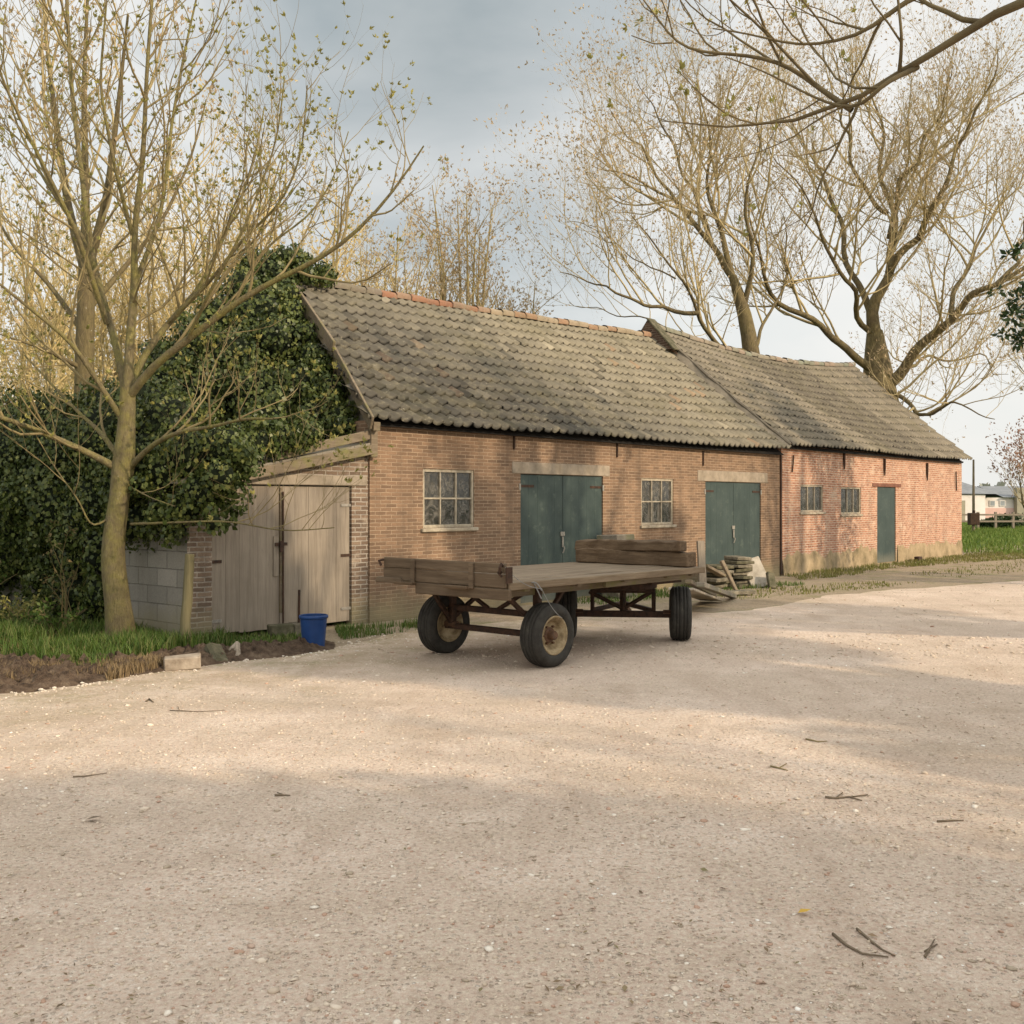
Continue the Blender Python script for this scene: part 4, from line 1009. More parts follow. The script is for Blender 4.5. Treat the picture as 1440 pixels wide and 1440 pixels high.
# ------------------------------------------------------------------ ivy
def clumps(name,label,cs,mat,dens,seed,lsize=.085,mat_core=None,hang=None):
    rs=np.random.RandomState(seed); root=empty(name,tuple(cs[0][0]),0,label,'ivy'); o=np.array(tuple(cs[0][0]))
    Vs=[];core=MB(); rr_=random.Random(seed); extra=[]
    for (c,r,sq) in cs:
        for _ in range(4 if r>.2 else 1):
            d=Vector((rr_.gauss(0,1),rr_.gauss(0,1),rr_.gauss(.1,1))).normalized(); extra.append((Vector(c)+d*r*rr_.uniform(1.0,1.25),rr_.uniform(.07,.16),rr_.uniform(.7,1.6)))
    for k_,(c,r,sq) in enumerate(list(cs)+extra):
        c=np.array(tuple(c)); n=int(dens*4*math.pi*r*r)+20; d=rdirs(rs,n)
        nz=np.array([mnoise.noise(Vector(x*2.2+c)) for x in d])+.6*np.array([mnoise.noise(Vector(x*5+c)) for x in d])
        rr=r*(1+.42*nz+rs.normal(0,.08,n)+np.where(rs.rand(n)<.12,rs.uniform(0,.35,n),0)); pos=c-o+d*rr[:,None]*np.array([1,1,sq])
        nrm=d+rdirs(rs,n)*.55; ax=np.cross(nrm,rdirs(rs,n))+np.array([0,0,-.7])
        ln=lsize*rs.uniform(.4,1.45,n); Vs.append(leaf_arrays(pos,ax,nrm,ln,ln*.85,.12))
        if k_>=len(cs): continue
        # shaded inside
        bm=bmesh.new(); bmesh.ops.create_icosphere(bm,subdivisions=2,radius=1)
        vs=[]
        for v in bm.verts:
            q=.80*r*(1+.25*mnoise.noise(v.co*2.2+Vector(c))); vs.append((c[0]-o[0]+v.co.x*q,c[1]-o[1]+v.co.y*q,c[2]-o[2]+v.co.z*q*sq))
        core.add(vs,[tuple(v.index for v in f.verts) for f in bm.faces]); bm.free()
    V,Fs=merge(Vs); link('foliage',npmesh('foliage',V,Fs),mat,root); core.build('inner_shade_core',M['ivy_core'],root,smooth=True)
    return root
def cl(lst,f=lambda x:1.0): return [(at(x,y,D*f(x)),r*f(x),(q[0] if q else 1.0)) for x,y,D,r,*q in lst]
ivyA=cl([(380,392,17.3,.36),(425,384,17.5,.26),(455,385,17.7,.18),(345,412,17.0,.42),(318,452,16.8,.48),(372,448,16.6,.5),(288,488,16.5,.5),(335,510,16.2,.6),(392,480,16.2,.42),(250,530,16.2,.5),(300,560,15.9,.6),(365,560,15.6,.52),(420,545,15.5,.38),(445,592,15.0,.30),(475,590,14.75,.22),(405,420,16.9,.24),(438,500,15.9,.18),(232,505,16.5,.3),(355,372,17.3,.26),(395,365,17.4,.2),(470,548,15.15,.20),(445,520,15.6,.22),(430,470,16.1,.2),(412,440,16.5,.2),(455,560,15.2,.22),(488,598,14.5,.13),(400,405,17,.2)])
clumps('ivy','dark glossy ivy smothering the board gable and roof end of the barn',ivyA,M['ivy'],600,1,.058)
ivyB=cl([(400,618,14.1,.20),(355,622,13.7,.26),(430,608,14.3,.18),(315,630,13.4,.3),(375,600,14.6,.34),(275,640,13.6,.36),(240,605,14.5,.52),(200,590,15.2,.6),(240,665,13.75,.34),(205,655,14.2,.5),(160,625,15.0,.65),(110,635,15.6,.75),(50,640,16.1,.8),(0,645,16.6,.85),(-60,650,17.2,1.0),(150,700,14.8,.5),(95,715,15.5,.65),(40,705,16,.7),(-5,725,16.4,.6),(62,765,15.8,.42),(110,780,15.3,.45),(152,775,14.8,.4),(105,835,15.1,.36),(68,815,15.7,.3),(145,835,14.7,.28),(232,722,13.75,.26),(265,712,13.35,.2),(195,730,14.2,.34),(285,690,13.2,.22),(310,668,13.0,.2),(80,600,16,.5),(150,585,15.6,.45),(20,605,16.6,.5),(300,735,13.05,.12),(250,745,13.5,.14),(70,690,15.7,.6),(120,740,15.1,.42),(20,770,16.3,.5),(-10,790,16.6,.5),(60,860,15.6,.25),(125,870,14.8,.22),(178,690,14.5,.4)],lambda x:.905 if x<330 else .935)
clumps('ivy','broad ivy thicket spilling over the shed roof and block wall',ivyB,M['ivy'],600,2,.055)
ivyC=cl([(330,655,12.75,.13),(322,690,12.68,.09),(345,650,12.8,.11),(318,715,12.66,.06),(390,628,13.7,.15),(345,628,13.2,.17),(420,622,14.0,.12),(440,615,14.2,.10),(365,612,14.0,.18)],lambda x:.955)
clumps('ivy','lighter green ivy strands hanging over the shed fascia beside its doors',ivyC,M['ivy_light'],520,3,.06)

# ------------------------------------------------------------------ grass and weeds
def blades(name,polys,n,h,mat,seed,wd=.012,z=0,label=None):
    rs=np.random.RandomState(seed); pts=[]
    for poly,fr in polys:
        P=np.array([(p[0],p[1]) for p in poly]); lo=P.min(0); hi=P.max(0); need=int(n*fr); got=0
        while got<need:
            q=lo+(hi-lo)*rs.rand(need*2,2); c=np.zeros(len(q),bool); j=len(P)-1
            for i in range(len(P)):
                yi,yj=P[i,1],P[j,1]; cond=((yi>q[:,1])!=(yj>q[:,1])); xx=(P[j,0]-P[i,0])*(q[:,1]-yi)/((yj-yi) if yj!=yi else 1e-9)+P[i,0]; c^=cond&(q[:,0]<xx); j=i
            q=q[c]; cl_=np.array([mnoise.noise(Vector((a*1.6,b*1.6,seed)))+.5*mnoise.noise(Vector((a*5,b*5,seed))) for a,b in q]) if len(q)<60000 else rs.rand(len(q)); q=q[rs.rand(len(q))<np.clip(.55+cl_,.05,1)]
            q=q[:need-got]; pts.append(q); got+=len(q)
    q=np.concatenate(pts); n=len(q)
    hh=h*rs.uniform(.35,1.25,n)*(1+.5*np.array([mnoise.noise(Vector((a*1.1,b*1.1,5))) for a,b in q]))
    a=rs.rand(n)*2*np.pi; lean=hh*rs.uniform(.1,.75,n); d=np.stack([np.cos(a),np.sin(a)],1); s_=np.stack([-np.sin(a),np.cos(a)],1)*wd/2
    V=np.zeros((n,5,3)); V[:,0,:2]=q-s_; V[:,1,:2]=q+s_; V[:,2,:2]=q+d*lean[:,None]*.35+s_*.8; V[:,3,:2]=q+d*lean[:,None]*.35-s_*.8; V[:,4,:2]=q+d*lean[:,None]
    V[:,:2,2]=z-.01; V[:,2:4,2]=z+hh[:,None]*.55; V[:,4,2]=z+hh*(1-.25*lean/np.maximum(hh,1e-6))
    b=np.arange(n)[:,None]*5
    o=link(name,npmesh(name,V.reshape(-1,3),[b+np.array([[0,1,2,3]]),b+np.array([[3,2,4]])]),mat); o['kind']='stuff'; return o
vg=[gnd(-160,880),gnd(0,868),gnd(150,868),gnd(265,885),gnd(300,893),gnd(330,908),gnd(250,918),gnd(180,934),gnd(130,952),gnd(100,948),gnd(70,936),gnd(0,932),gnd(-160,940)]
blades('grass',[(vg,1)],26000,.20,M['grass'],11,.013)
blades('grass',[([gnd(300,895),gnd(420,896),gnd(430,906),gnd(330,916)],.3),([gnd(470,884),gnd(560,880),gnd(640,870),gnd(650,878),gnd(560,890),gnd(480,900)],.2),([LW(4,-.9),LW(8,-1.2),LW(10,-1.6),LW(10,-.1),LW(4,-.1)],.5)],5500,.09,M['grass'],12,.012)
blades('dead_grass',[(vg,.45),([gnd(-60,970),gnd(110,960),gnd(230,938),gnd(220,930),gnd(150,940),gnd(-60,945)],.75),([gnd(150,958),gnd(235,941),gnd(225,933),gnd(150,948)],.25)],4600,.13,M['straw'],15,.009)
blades('grass',[([LW(11,-1.0),LW(13,-1.2),LW(16,-.9),LW(20,-1.6),LW(26,-2.8),LW(31,-3.2),LW(31,-1),LW(25,-.1),LW(12,-.1)],1)],9000,.075,M['grass_dry'],13,.018)
blades('grass',[([LW(14,-3.2),LW(20,-4.2),LW(27,-5),LW(38,-7),LW(38,-3),LW(26,-2.2),LW(14,-2)],.8),([LW(6,-2.1),LW(10,-3),LW(12,-3),LW(11,-2),LW(7,-1.2)],.2)],3500,.05,M['grass_dry'],23,.018)
blades('lawn',[([LW(24.6,-1.2),LW(33,-3.2),LW(70,-12),LW(75,25),LW(40,15),LW(26,1.5)],1)],60000,.17,M['lawn'],14,.03)

def shoots(name,base,n,h,spread,mat,label,seed,r=.006,cat='weed',leaf=None):
    rs=random.Random(seed); q=MB(); root=empty(name,tuple(base),0,label,cat); tips=[]
    for i in range(n):
        a=rs.uniform(0,6.28); l=h*rs.uniform(.5,1.1); b0=Vector((rs.uniform(-.08,.08),rs.uniform(-.08,.08),0)); d=Vector((math.cos(a)*spread,math.sin(a)*spread,1))
        pts=[b0]
        for j in range(5):
            pts.append(pts[-1]+d.normalized()*l/5); d+=Vector((rs.uniform(-.25,.25),rs.uniform(-.25,.25),rs.uniform(-.12,.05)))
            if j>1 and rs.random()<.7:
                e=pts[-1]+Vector((rs.uniform(-.3,.3),rs.uniform(-.3,.3),rs.uniform(.05,.3)))*h*.4; q.tube([pts[-1],pts[-1].lerp(e,.5)+Vector((0,0,.02)),e],[r*.6,r*.5,r*.3],4); tips.append(e)
        q.tube(pts,[r,r*.9,r*.8,r*.7,r*.5,r*.35],5); tips.append(pts[-1])
    q.build('stems',mat,root)
    if leaf:
        rsn=np.random.RandomState(seed); T=np.repeat(np.array([tuple(t) for t in tips]),5,0); n=len(T); V,Fq=leaf_arrays(T+rdirs(rsn,n)*.05,rdirs(rsn,n)+np.array([0,0,.4]),rdirs(rsn,n),rsn.uniform(.03,.09,n),rsn.uniform(.015,.04,n)); link('leaves',npmesh('leaves',V,[Fq]),leaf,root)
    return root
g0=gnd(216,884); shoots('bare_shoots',g0,16,1.0,.30,M['redwood'],'reddish bare shoots against the grey block wall right of the trunk',3,.008,'shrub')
g0=gnd(98,890); shoots('dry_weed',g0,9,1.25,.16,M['weed'],'tall dry yellowish weed stalks in front of the dark ivy',4,.008,'weed',M['weed'])
g0=gnd(35,885); shoots('bramble',g0,18,.62,1.1,M['twig_near'],'low bramble tangle at the left edge of the verge',5,.007,'shrub',M['bud_green'])
g0=gnd(75,893); shoots('bramble',g0,16,.5,1.0,M['twig_near'],'low leafy bramble between dry weed and tree trunk',6,.007,'shrub',M['grass'])
g0=gnd(-60,880); shoots('leafy_shrub',g0,22,1.1,.7,M['twig_near'],'light green leafy shrub cut off by the left picture edge',7,.008,'shrub',M['grass'])

# ------------------------------------------------------------------ near tree on the verge
spN=dict(levels=3,dens=[2.9,3.5,3.4],len=[1.5,.80,.35],rad=[.0165,.0090,.0070],ang=(32,64),wand=.20,up=[.11,.10,.10],leaf_from=3,midleaf=.10,seg=[8,6,5,4])
D=12.2; base=gnd(172,907)
T=Tree(21,spN)
T.limb(pxl([(172,915),(166,850),(158,790),(160,755),(168,700),(174,655),(178,600),(180,545)],D),[.19,.145,.134,.126,.112,.128,.10,.085],0,kids=0,m=22)
L=lambda lst,r0,r1,**k: T.limb(pxl(lst,D),r0,r1,**k)
L([(172,662,0),(135,642,-.1),(92,622,-.3),(40,600,-.6),(-20,580,-1),(-90,560,-1.4)],0.0468,0.0200)
L([(180,660,0),(212,626,-.2),(250,607,-.5),(300,600,-.8),(345,588,-1.1),(385,589,-1.4)],0.0374,0.0096)
L([(172,650,0),(140,605,.3),(115,585,.5),(80,548,.8),(35,500,1.2)],0.0360,0.0096)
L([(180,560,0),(215,512,-.2),(262,480,-.4),(330,425,-.6),(400,386,-.8),(460,362,-1),(520,310,-1.2),(560,262,-1.3),(596,205,-1.4)],0.0540,0.0080)
L([(182,548,0),(200,500,.2),(235,455,.3),(285,405,.5),(308,345,.7),(330,300,.8),(355,240,1),(372,150,1.1)],0.0504,0.0080)
L([(180,550,0),(182,470,0),(192,400,.1),(186,330,0),(202,230,-.1),(205,120,-.2),(216,-30,-.3)],0.0612,0.0160)
L([(179,560,0),(165,480,.3),(142,420,.5),(127,350,.6),(116,250,.8),(100,130,1),(94,0,1.1),(90,-80,1.2)],0.0562,0.0160)
L([(175,595,0),(140,540,-.2),(100,480,-.4),(50,440,-.6),(0,400,-.8),(-60,350,-1)],0.0360,0.0096)
L([(150,455,.3),(110,330,-.2),(60,230,-.5),(10,130,-.7),(-30,20,-.8)],0.0324,0.0096)
L([(235,455,.3),(300,392,0),(345,330,-.2),(395,290,-.4),(425,220,-.5),(432,120,-.6)],0.0252,0.0072)
L([(190,400,.1),(228,300,.4),(240,180,.6),(262,60,.7),(285,-40,.8)],0.0302,0.0096)
L([(186,330,0),(160,230,-.4),(140,120,-.6),(150,0,-.7)],0.0259,0.0096)
L([(127,350,.6),(60,250,.9),(20,170,1.1),(0,60,1.2)],0.0230,0.0080)
L([(262,480,-.4),(300,400,-.9),(340,330,-1.2),(390,200,-1.4),(400,110,-1.5)],0.0216,0.0064)
L([(330,425,-.6),(370,350,-.3),(440,300,-.2),(470,250,-.1),(490,185,0)],0.0158,0.0056)
L([(184,737,0),(240,735,-.3),(320,732,-.6),(400,748,-.9),(470,742,-1.1)],0.0173,0.0048,start=.5)
L([(158,726,0),(128,744,-.2),(112,705,-.3),(75,655,-.4),(50,610,-.5)],0.0144,0.0048,start=.4)
L([(178,682,0),(212,700,-.3),(246,712,-.5)],0.0101,0.0048,kids=2)
T.build('tree',base,'bare spring tree with yellowish slender trunk on the grassy verge at left',bark=M['bark_near'],twig=M['twig_near'],leaf=M['bud_green'],leafn=6,leafl=.050,leafw=.022,k=(12,6,4,3,3),spread=.015)

# tree close behind the ivy
spB=dict(levels=3,dens=[1.5,2.2,2.8],len=[2.6,1.4,.75],rad=[.035,.017,.010],ang=(25,55),wand=.16,up=[.18,.16,.12],leaf_from=2,midleaf=.5,seg=[8,6,4,4])
T=Tree(33,spB); D=19.0
T.limb(pxl([(118,880),(117,700),(118,560),(120,450),(122,380)],D),[.22,.19,.17,.155,.14],0,kids=0,m=12)
for l_,a,b in (([(122,390,0),(95,290,.4),(80,180,.7),(65,60,1),(60,-40,1.2)],.09,.02),([(122,385,0),(150,280,-.4),(165,160,-.7),(180,20,-1)],.09,.02),([(121,400,0),(120,260,.2),(118,110,.4),(125,-40,.5)],.10,.02),([(119,470,0),(70,400,.5),(20,350,.8),(-30,260,1.2)],.06,.015),([(120,440,0),(180,370,.6),(230,310,1),(270,220,1.4),(290,140,1.6)],.06,.012),([(119,520,0),(60,490,-.6),(0,470,-1)],.05,.012)):
    T.limb(pxl(l_,D),a,b)
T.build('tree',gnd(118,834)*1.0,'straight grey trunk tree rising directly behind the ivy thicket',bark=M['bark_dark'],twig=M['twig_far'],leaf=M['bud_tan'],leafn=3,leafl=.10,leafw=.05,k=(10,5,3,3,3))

# pale golden trees behind the ivy and barn on the left
spG=dict(levels=3,dens=[1.5,2.1,2.8],len=[2.3,1.2,.65],rad=[.028,.0145,.0105],ang=(28,62),wand=.19,up=[.12,.11,.09],leaf_from=2,midleaf=.8,seg=[7,5,4,4])
gold=[(395,300,40,3.2,'pale golden tree in the back row above the ivy top'),(500,330,42,3.0,'pale golden tree in the back row left of the orange ridge tiles'),(270,290,40,3.2,'pale golden tree in the back row right of the near trunk'),(75,300,40,3.4,'pale golden tree in the back row by the straight grey trunk'),(600,350,43,2.2,'pale low tree in the back row beside the slim lone tree'),(170,270,37,3.0,'pale golden tree in the back row behind the near tree crown'),(20,250,27,2.6,'golden twiggy tree behind the thicket at the far left edge'),(330,215,29,3.0,'tall golden budding tree behind the ivy top'),(455,250,31,2.6,'golden budding tree rising behind the left end of the barn roof'),(235,240,33,2.6,'golden tree deep behind the near tree trunk fork'),(545,300,33,2.2,'smaller golden tree just above the orange ridge tiles'),(655,248,35,2.3,'slim budding tree standing alone above the middle of the near barn roof'),(730,395,38,1.5,'low budding tree peeping over the near barn ridge left of the great trees'),(130,300,31,2.4,'golden budding tree behind the straight grey trunk')]
for i,(px,py,D,sp_,lab) in enumerate(gold):
    b=at(px,HOR,D); b.z=0; h=EYE-(py-HOR)/F*D
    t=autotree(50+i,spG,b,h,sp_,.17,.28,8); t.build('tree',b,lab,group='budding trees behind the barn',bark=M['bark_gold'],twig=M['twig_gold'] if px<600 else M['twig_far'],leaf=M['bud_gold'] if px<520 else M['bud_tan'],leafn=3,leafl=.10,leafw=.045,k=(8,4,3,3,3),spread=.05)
# low yellow shrubs at the far left
spS=dict(levels=2,dens=[3.2,4.5,3],len=[1.4,.7,.4],rad=[.016,.009,.006],ang=(18,45),wand=.18,up=[.10,.06,.05],leaf_from=2,midleaf=.8,seg=[7,5,4,4])
for i,(px,D,h,sp_,lab) in enumerate(((20,20.5,3.6,1.5,'yellow twiggy shrub above the ivy at the left picture edge'),(75,23,4.2,1.7,'yellow twiggy shrub behind the straight grey trunk'),(205,22,3.9,1.5,'yellow twiggy shrub behind the fork of the near tree'),(-60,21,3.8,1.7,'yellow shrub mostly cut off by the left picture edge'))):
    b=at(px,HOR,D); b.z=0; t=autotree(80+i,spS,b,h,sp_,.06,.12,14); t.build('shrub',b,lab,'shrub','yellow shrubs behind the thicket',bark=M['twig_gold'],twig=M['twig_gold'],leaf=M['bud_gold'],leafn=3,leafl=.08,leafw=.04,k=(6,3,3,3,3))

# the two great trees behind the far half of the barn
spR=dict(levels=4,dens=[1.5,2.0,2.4,2.5],len=[4.2,2.2,1.15,.68],rad=[.050,.026,.0165,.0125],ang=(30,62),wand=.20,up=[.10,.10,.09,.07],leaf_from=4,midleaf=.1,seg=[9,7,5,4])
T=Tree(61,spR); D=38.0
base=at(1236,HOR,D); base.z=0
T.limb(pxl([(1238,760),(1238,640),(1238,560),(1233,510),(1230,465)],D),[.80,.68,.62,.46,.27],0,kids=0,m=14)
for l_,a,b in (([(1232,480,0),(1226,430,0),(1248,385,0),(1252,330,.5),(1246,250,1),(1236,180,1.5),(1222,80,2)],0.255,0.017),
 ([(1238,550,0),(1290,495,-1),(1338,445,-2),(1400,402,-3),(1470,360,-4)],0.227,0.047),
 ([(1228,520,0),(1185,482,-1),(1140,452,-1.5),(1095,420,-2),(1066,385,-2.5),(1064,330,-3),(1050,260,-3.3)],0.159,0.017),
 ([(1228,450,0),(1192,372,1),(1172,290,2),(1150,248,2.5),(1122,180,3),(1090,90,3.5)],0.136,0.013),
 ([(1248,392,0),(1292,322,-1),(1330,272,-1.6),(1346,215,-2),(1380,130,-2.5),(1398,60,-3)],0.153,0.013),
 ([(1230,470,0),(1202,432,-1),(1182,390,-2),(1152,330,-3),(1132,280,-3.4),(1085,200,-4)],0.114,0.013),
 ([(1251,335,0),(1272,250,-.5),(1318,170,-1.2),(1342,80,-2)],0.114,0.012),
 ([(1338,445,-2),(1346,380,-1),(1382,325,0),(1422,270,1),(1470,200,1.5)],0.091,0.010),
 ([(1248,300,.4),(1200,210,0),(1180,130,-.5),(1170,60,-1)],0.085,0.010),
 ([(1400,402,-3),(1440,330,-3),(1480,240,-3)],0.079,0.010),
 ([(1250,545,0),(1278,572,-2),(1312,586,-3),(1332,560,-4),(1362,570,-4.4),(1400,592,-5)],0.085,0.013),
 ([(1255,350,0),(1300,250,1.5),(1360,190,2.5),(1420,140,3.2)],0.096,0.010),
 ([(1262,525,0),(1320,500,2),(1370,505,3),(1420,530,4)],0.068,0.010)):
    T.limb(pxl(l_,D),a,b,m=24,wob=.10)
T.build('tree',base,'great old tree with stout dark trunk behind the right end of the barn',group='great trees behind the barn',bark=M['bark_dark'],twig=M['twig_far'],leaf=M['bud_tan'],leafn=2,leafl=.11,leafw=.045,k=(10,5,4,3,3),spread=.05)
T=Tree(62,spR); D=34.0; base=at(1064,HOR,D); base.z=0
T.limb(pxl([(1068,760),(1064,600),(1058,500),(1046,430),(1030,388)],D),[.40,.32,.27,.21,.13],0,kids=0,m=14)
for l_,a,b in (([(1032,392,0),(1000,340,0),(970,302,0),(930,270,-.5),(880,250,-1),(825,238,-1.5)],0.114,0.010),
 ([(1030,390,0),(1010,330,.5),(1000,260,1),(990,170,1.5),(980,70,2)],0.114,0.010),
 ([(1046,432,0),(1062,365,-.5),(1052,290,-1),(1062,210,-1.4),(1080,110,-1.8)],0.096,0.010),
 ([(1060,505,0),(1022,490,-1),(985,472,-1.5),(980,432,-2),(950,392,-2.4),(915,335,-2.8),(880,300,-3)],0.102,0.010),
 ([(982,440,-2),(930,432,-2.4),(880,420,-2.8),(835,396,-3),(785,372,-3.3)],0.074,0.010),
 ([(1000,340,0),(960,240,.6),(930,170,1),(900,110,1.4)],0.074,0.010),
 ([(970,302,0),(900,210,.2),(860,160,.4)],0.063,0.009),
 ([(1058,500,0),(1085,440,1),(1110,380,1.6),(1100,300,2)],0.068,0.010),
 ([(950,392,-2.4),(900,372,-1.8),(850,330,-1.4),(800,310,-1)],0.026,0.009),
 ([(1040,497,-1.0),(1015,487,-1.0),(985,475,-1.0),(940,462,-.5),(890,445,.5),(840,440,1.2),(790,425,2)],0.050,0.009)):
    T.limb(pxl(l_,D),a,b,m=22,wob=.085)
T.build('tree',base,'great spreading tree with leaning trunk behind the joint of the two barn roofs',group='great trees behind the barn',bark=M['bark_dark'],twig=M['twig_far'],leaf=M['bud_tan'],leafn=2,leafl=.11,leafw=.045,k=(10,5,4,3,3),spread=.05)
spQ=dict(spR); 
T=autotree(66,dict(spR,levels=3),Vector((30,52,0)),13,6,.4,.3,8); T.build('tree',Vector((30,52,0)),'hazy bare tree beyond the barn end at the right edge',group='great trees behind the barn',bark=M['bark_gold'],twig=M['twig_far'],leaf=M['bud_tan'],leafn=3,leafl=.2,leafw=.09,k=(6,4,3,3,3),spread=.2)

# overhanging tree at the right, its limb crosses the top of the view
spO=dict(levels=3,dens=[1.3,2.2,3.0],len=[1.5,.75,.38],rad=[.024,.011,.006],ang=(28,60),wand=.2,up=[.12,.10,.08],leaf_from=3,midleaf=.1,seg=[8,6,4,4])
T=Tree(71,spO); tb=Vector((9.2,4.6,0))
T.limb([tb-Vector((0,0,.2)),tb+Vector((.05,.1,1.5)),tb+Vector((-.1,.1,3.2)),tb+Vector((-.2,.2,4.6))],[.34,.27,.24,.2],0,kids=0,m=12)
def limbO(p0,lst,r0,r1,**k): T.limb([tb+Vector(p0)]+[at(*q) for q in lst],r0,r1,**k)
limbO((-.2,.2,4.4),[(1560,-60,7.0),(1420,-5,7.4),(1345,28,7.6),(1300,85,7.8),(1255,135,7.9),(1195,157,8.0),(1130,180,8.1),(1060,190,8.2),(1000,193,8.3),(930,170,8.4)],.047,.004,start=.55,kids=6)
T.limb([at(1198,155,8.0),at(1160,130,8.1),at(1110,92,8.2),at(1060,78,8.3),at(1000,75,8.4),at(955,68,8.5),at(935,40,8.5),at(905,0,8.6)],.024,.006,kids=8)
T.limb([at(945,60,8.5),at(920,62,8.5),at(888,50,8.6)],.008,.004,kids=1)
T.limb([at(1290,95,7.8),at(1240,118,7.6),at(1215,150,7.8),at(1180,152,8),at(1130,130,8.1),at(1075,100,8.2),at(1020,80,8.2)],.02,.005,kids=5)
T.limb([at(1440,-60,7.4),at(1265,2,7.6),at(1225,45,7.7),at(1180,58,7.8),at(1120,66,7.9),at(1060,48,8.0),at(1002,40,8.1)],.024,.005,start=.4,kids=7)
T.limb([at(1264,106,7.8),at(1267,80,7.72),at(1268,50,7.6),at(1262,-10,7.6),at(1255,-60,7.6)],.016,.008,kids=2)
for a in range(9):
    an=a*2*math.pi/9+.3; rr=1.5+1.1*((a*37)%10)/10; hz=7.2+1.9*((a*53)%10)/10
    T.limb([tb+Vector((-.15,.2,3.4+.15*a)),tb+Vector((math.cos(an)*rr*.5,math.sin(an)*rr*.5,5.2)),tb+Vector((math.cos(an)*rr,math.sin(an)*rr,hz))],.09,.015)
T.build('tree',tb,'tree outside the right edge whose long dark limb hangs across the top of the view',bark=M['twig_branch'],twig=M['twig_branch'],leaf=M['bud_green'],leafn=5,leafl=.055,leafw=.026,k=(8,5,4,3,3),spread=.025)
def pq(p,q,z): return Vector((SUN.x*p+.559*q, SUN.y*p+.829*q, z))
# more yard trees out of view to the right, whose shade falls on the yard and wall
spX=dict(levels=3,dens=[.9,1.5,2.0],len=[2.2,1.2,.6],rad=[.035,.017,.009],ang=(25,55),wand=.17,up=[.15,.14,.1],leaf_from=2,midleaf=.6,seg=[7,5,4,4])
for i,(x,y,h,sp_,ln) in enumerate(((13.2,8.6,13,3.0,5),(20,15,15,3.0,3))):
    b=Vector((x,y,0)); t=autotree(90+i,spX,b,h,sp_,.24,.3,9); t.build('tree',b,['unseen bare yard tree standing well to the right of the trailer','unseen bare yard tree standing far right opposite the barn end'][i],group='yard trees to the right',bark=M['bark_dark'],twig=M['twig_far'],leaf=M['bud_green'],leafn=ln,leafl=.14,leafw=.08,k=(8,4,3,3,3),spread=.15)
t=autotree(97,spX,pq(12.5,6.0,0),9.5,1.5,.16,.35,6); t.build('tree',pq(12.5,6.0,0),'unseen slim bare tree right of the camera that streaks the sunlit band',group='yard trees to the right',bark=M['bark_dark'],twig=M['twig_far'],leaf=M['bud_green'],leafn=2,leafl=.10,leafw=.05,k=(8,4,3,3,3),spread=.1)
def evergreen(base,label,cs,n,seed,leaf,lsize,trunk_h,r,group=None):
    rs=np.random.RandomState(seed); root=empty('evergreen_tree',tuple(base),0,label,'tree',group); q=MB(); q.tube([(0,0,-.2),(.05,0,trunk_h*.5),(0,.05,trunk_h)],[r,r*.8,r*.4],10)
    for (c,rr,sq) in cs:
        if rr>.3: q.tube([(0,0,trunk_h*.5),(c[0]*.5,c[1]*.5,(trunk_h*.5+c[2])*.5+.1),c],[r*.4,r*.25,r*.1],6)
    q.build('trunk',M['bark_dark'],root,smooth=True); Vs=[]
    tot=sum(c[1]**2 for c in cs)
    for (c,rr,sq) in cs:
        m_=int(n*rr*rr/tot)+5; d=rdirs(rs,m_); f=rs.rand(m_,1)**.4; pos=np.array(c)+d*f*rr*np.array([1,1,sq]); ln=lsize*rs.uniform(.6,1.3,m_); Vs.append(leaf_arrays(pos,d+rdirs(rs,m_)*.8,rdirs(rs,m_),ln,ln*.5))
    V,Fs=merge(Vs); link('crown',npmesh('crown',V,Fs),leaf,root); return root
r_=random.Random(5)
eb0=pq(8.6,1.2,0)
cs=[]
for i in range(44):
    p=r_.uniform(-1.6,1.6); q=r_.uniform(-4.6,3.3); z=r_.uniform(2.4,6.4-.10*abs(q+.5)**1.6); v=pq(8.6+p,1.2+q,z)-eb0; cs.append(((v.x,v.y,v.z),r_.uniform(.8,1.15),.9))
evergreen(eb0,'dense evergreen behind the camera that shades the foreground gravel',cs,36000,9,M['ever'],.26,4.5,.3)
eb1=pq(8.2,9.3,0); cs=[]
for i in range(40):
    p=r_.uniform(-1.4,1.4); q=r_.uniform(-1.9,2.6); z=r_.uniform(4.2,9.4) if q<.8 else r_.uniform(5.6,9.0-.45*q); v=pq(8.2+p,9.3+q,z)-eb1; cs.append(((v.x,v.y,v.z),r_.uniform(.45,.85),.9))
evergreen(eb1,'tall evergreen right of the yard that shades the trailer and shed doors',cs,17000,19,M['ever'],.24,7,.28)
eb2=pq(9.0,15.0,0); cs=[]
for i in range(17):
    p=r_.uniform(-1.4,1.4); q=r_.uniform(-2.6,3.4); z=r_.uniform(6.6,11.5); v=pq(9.0+p,15+q,z)-eb2; cs.append(((v.x,v.y,v.z),r_.uniform(.35,.7),.9))
evergreen(eb2,'loose tall evergreen right of the yard that dapples the barn wall',cs,3600,29,M['ever'],.22,8,.28)
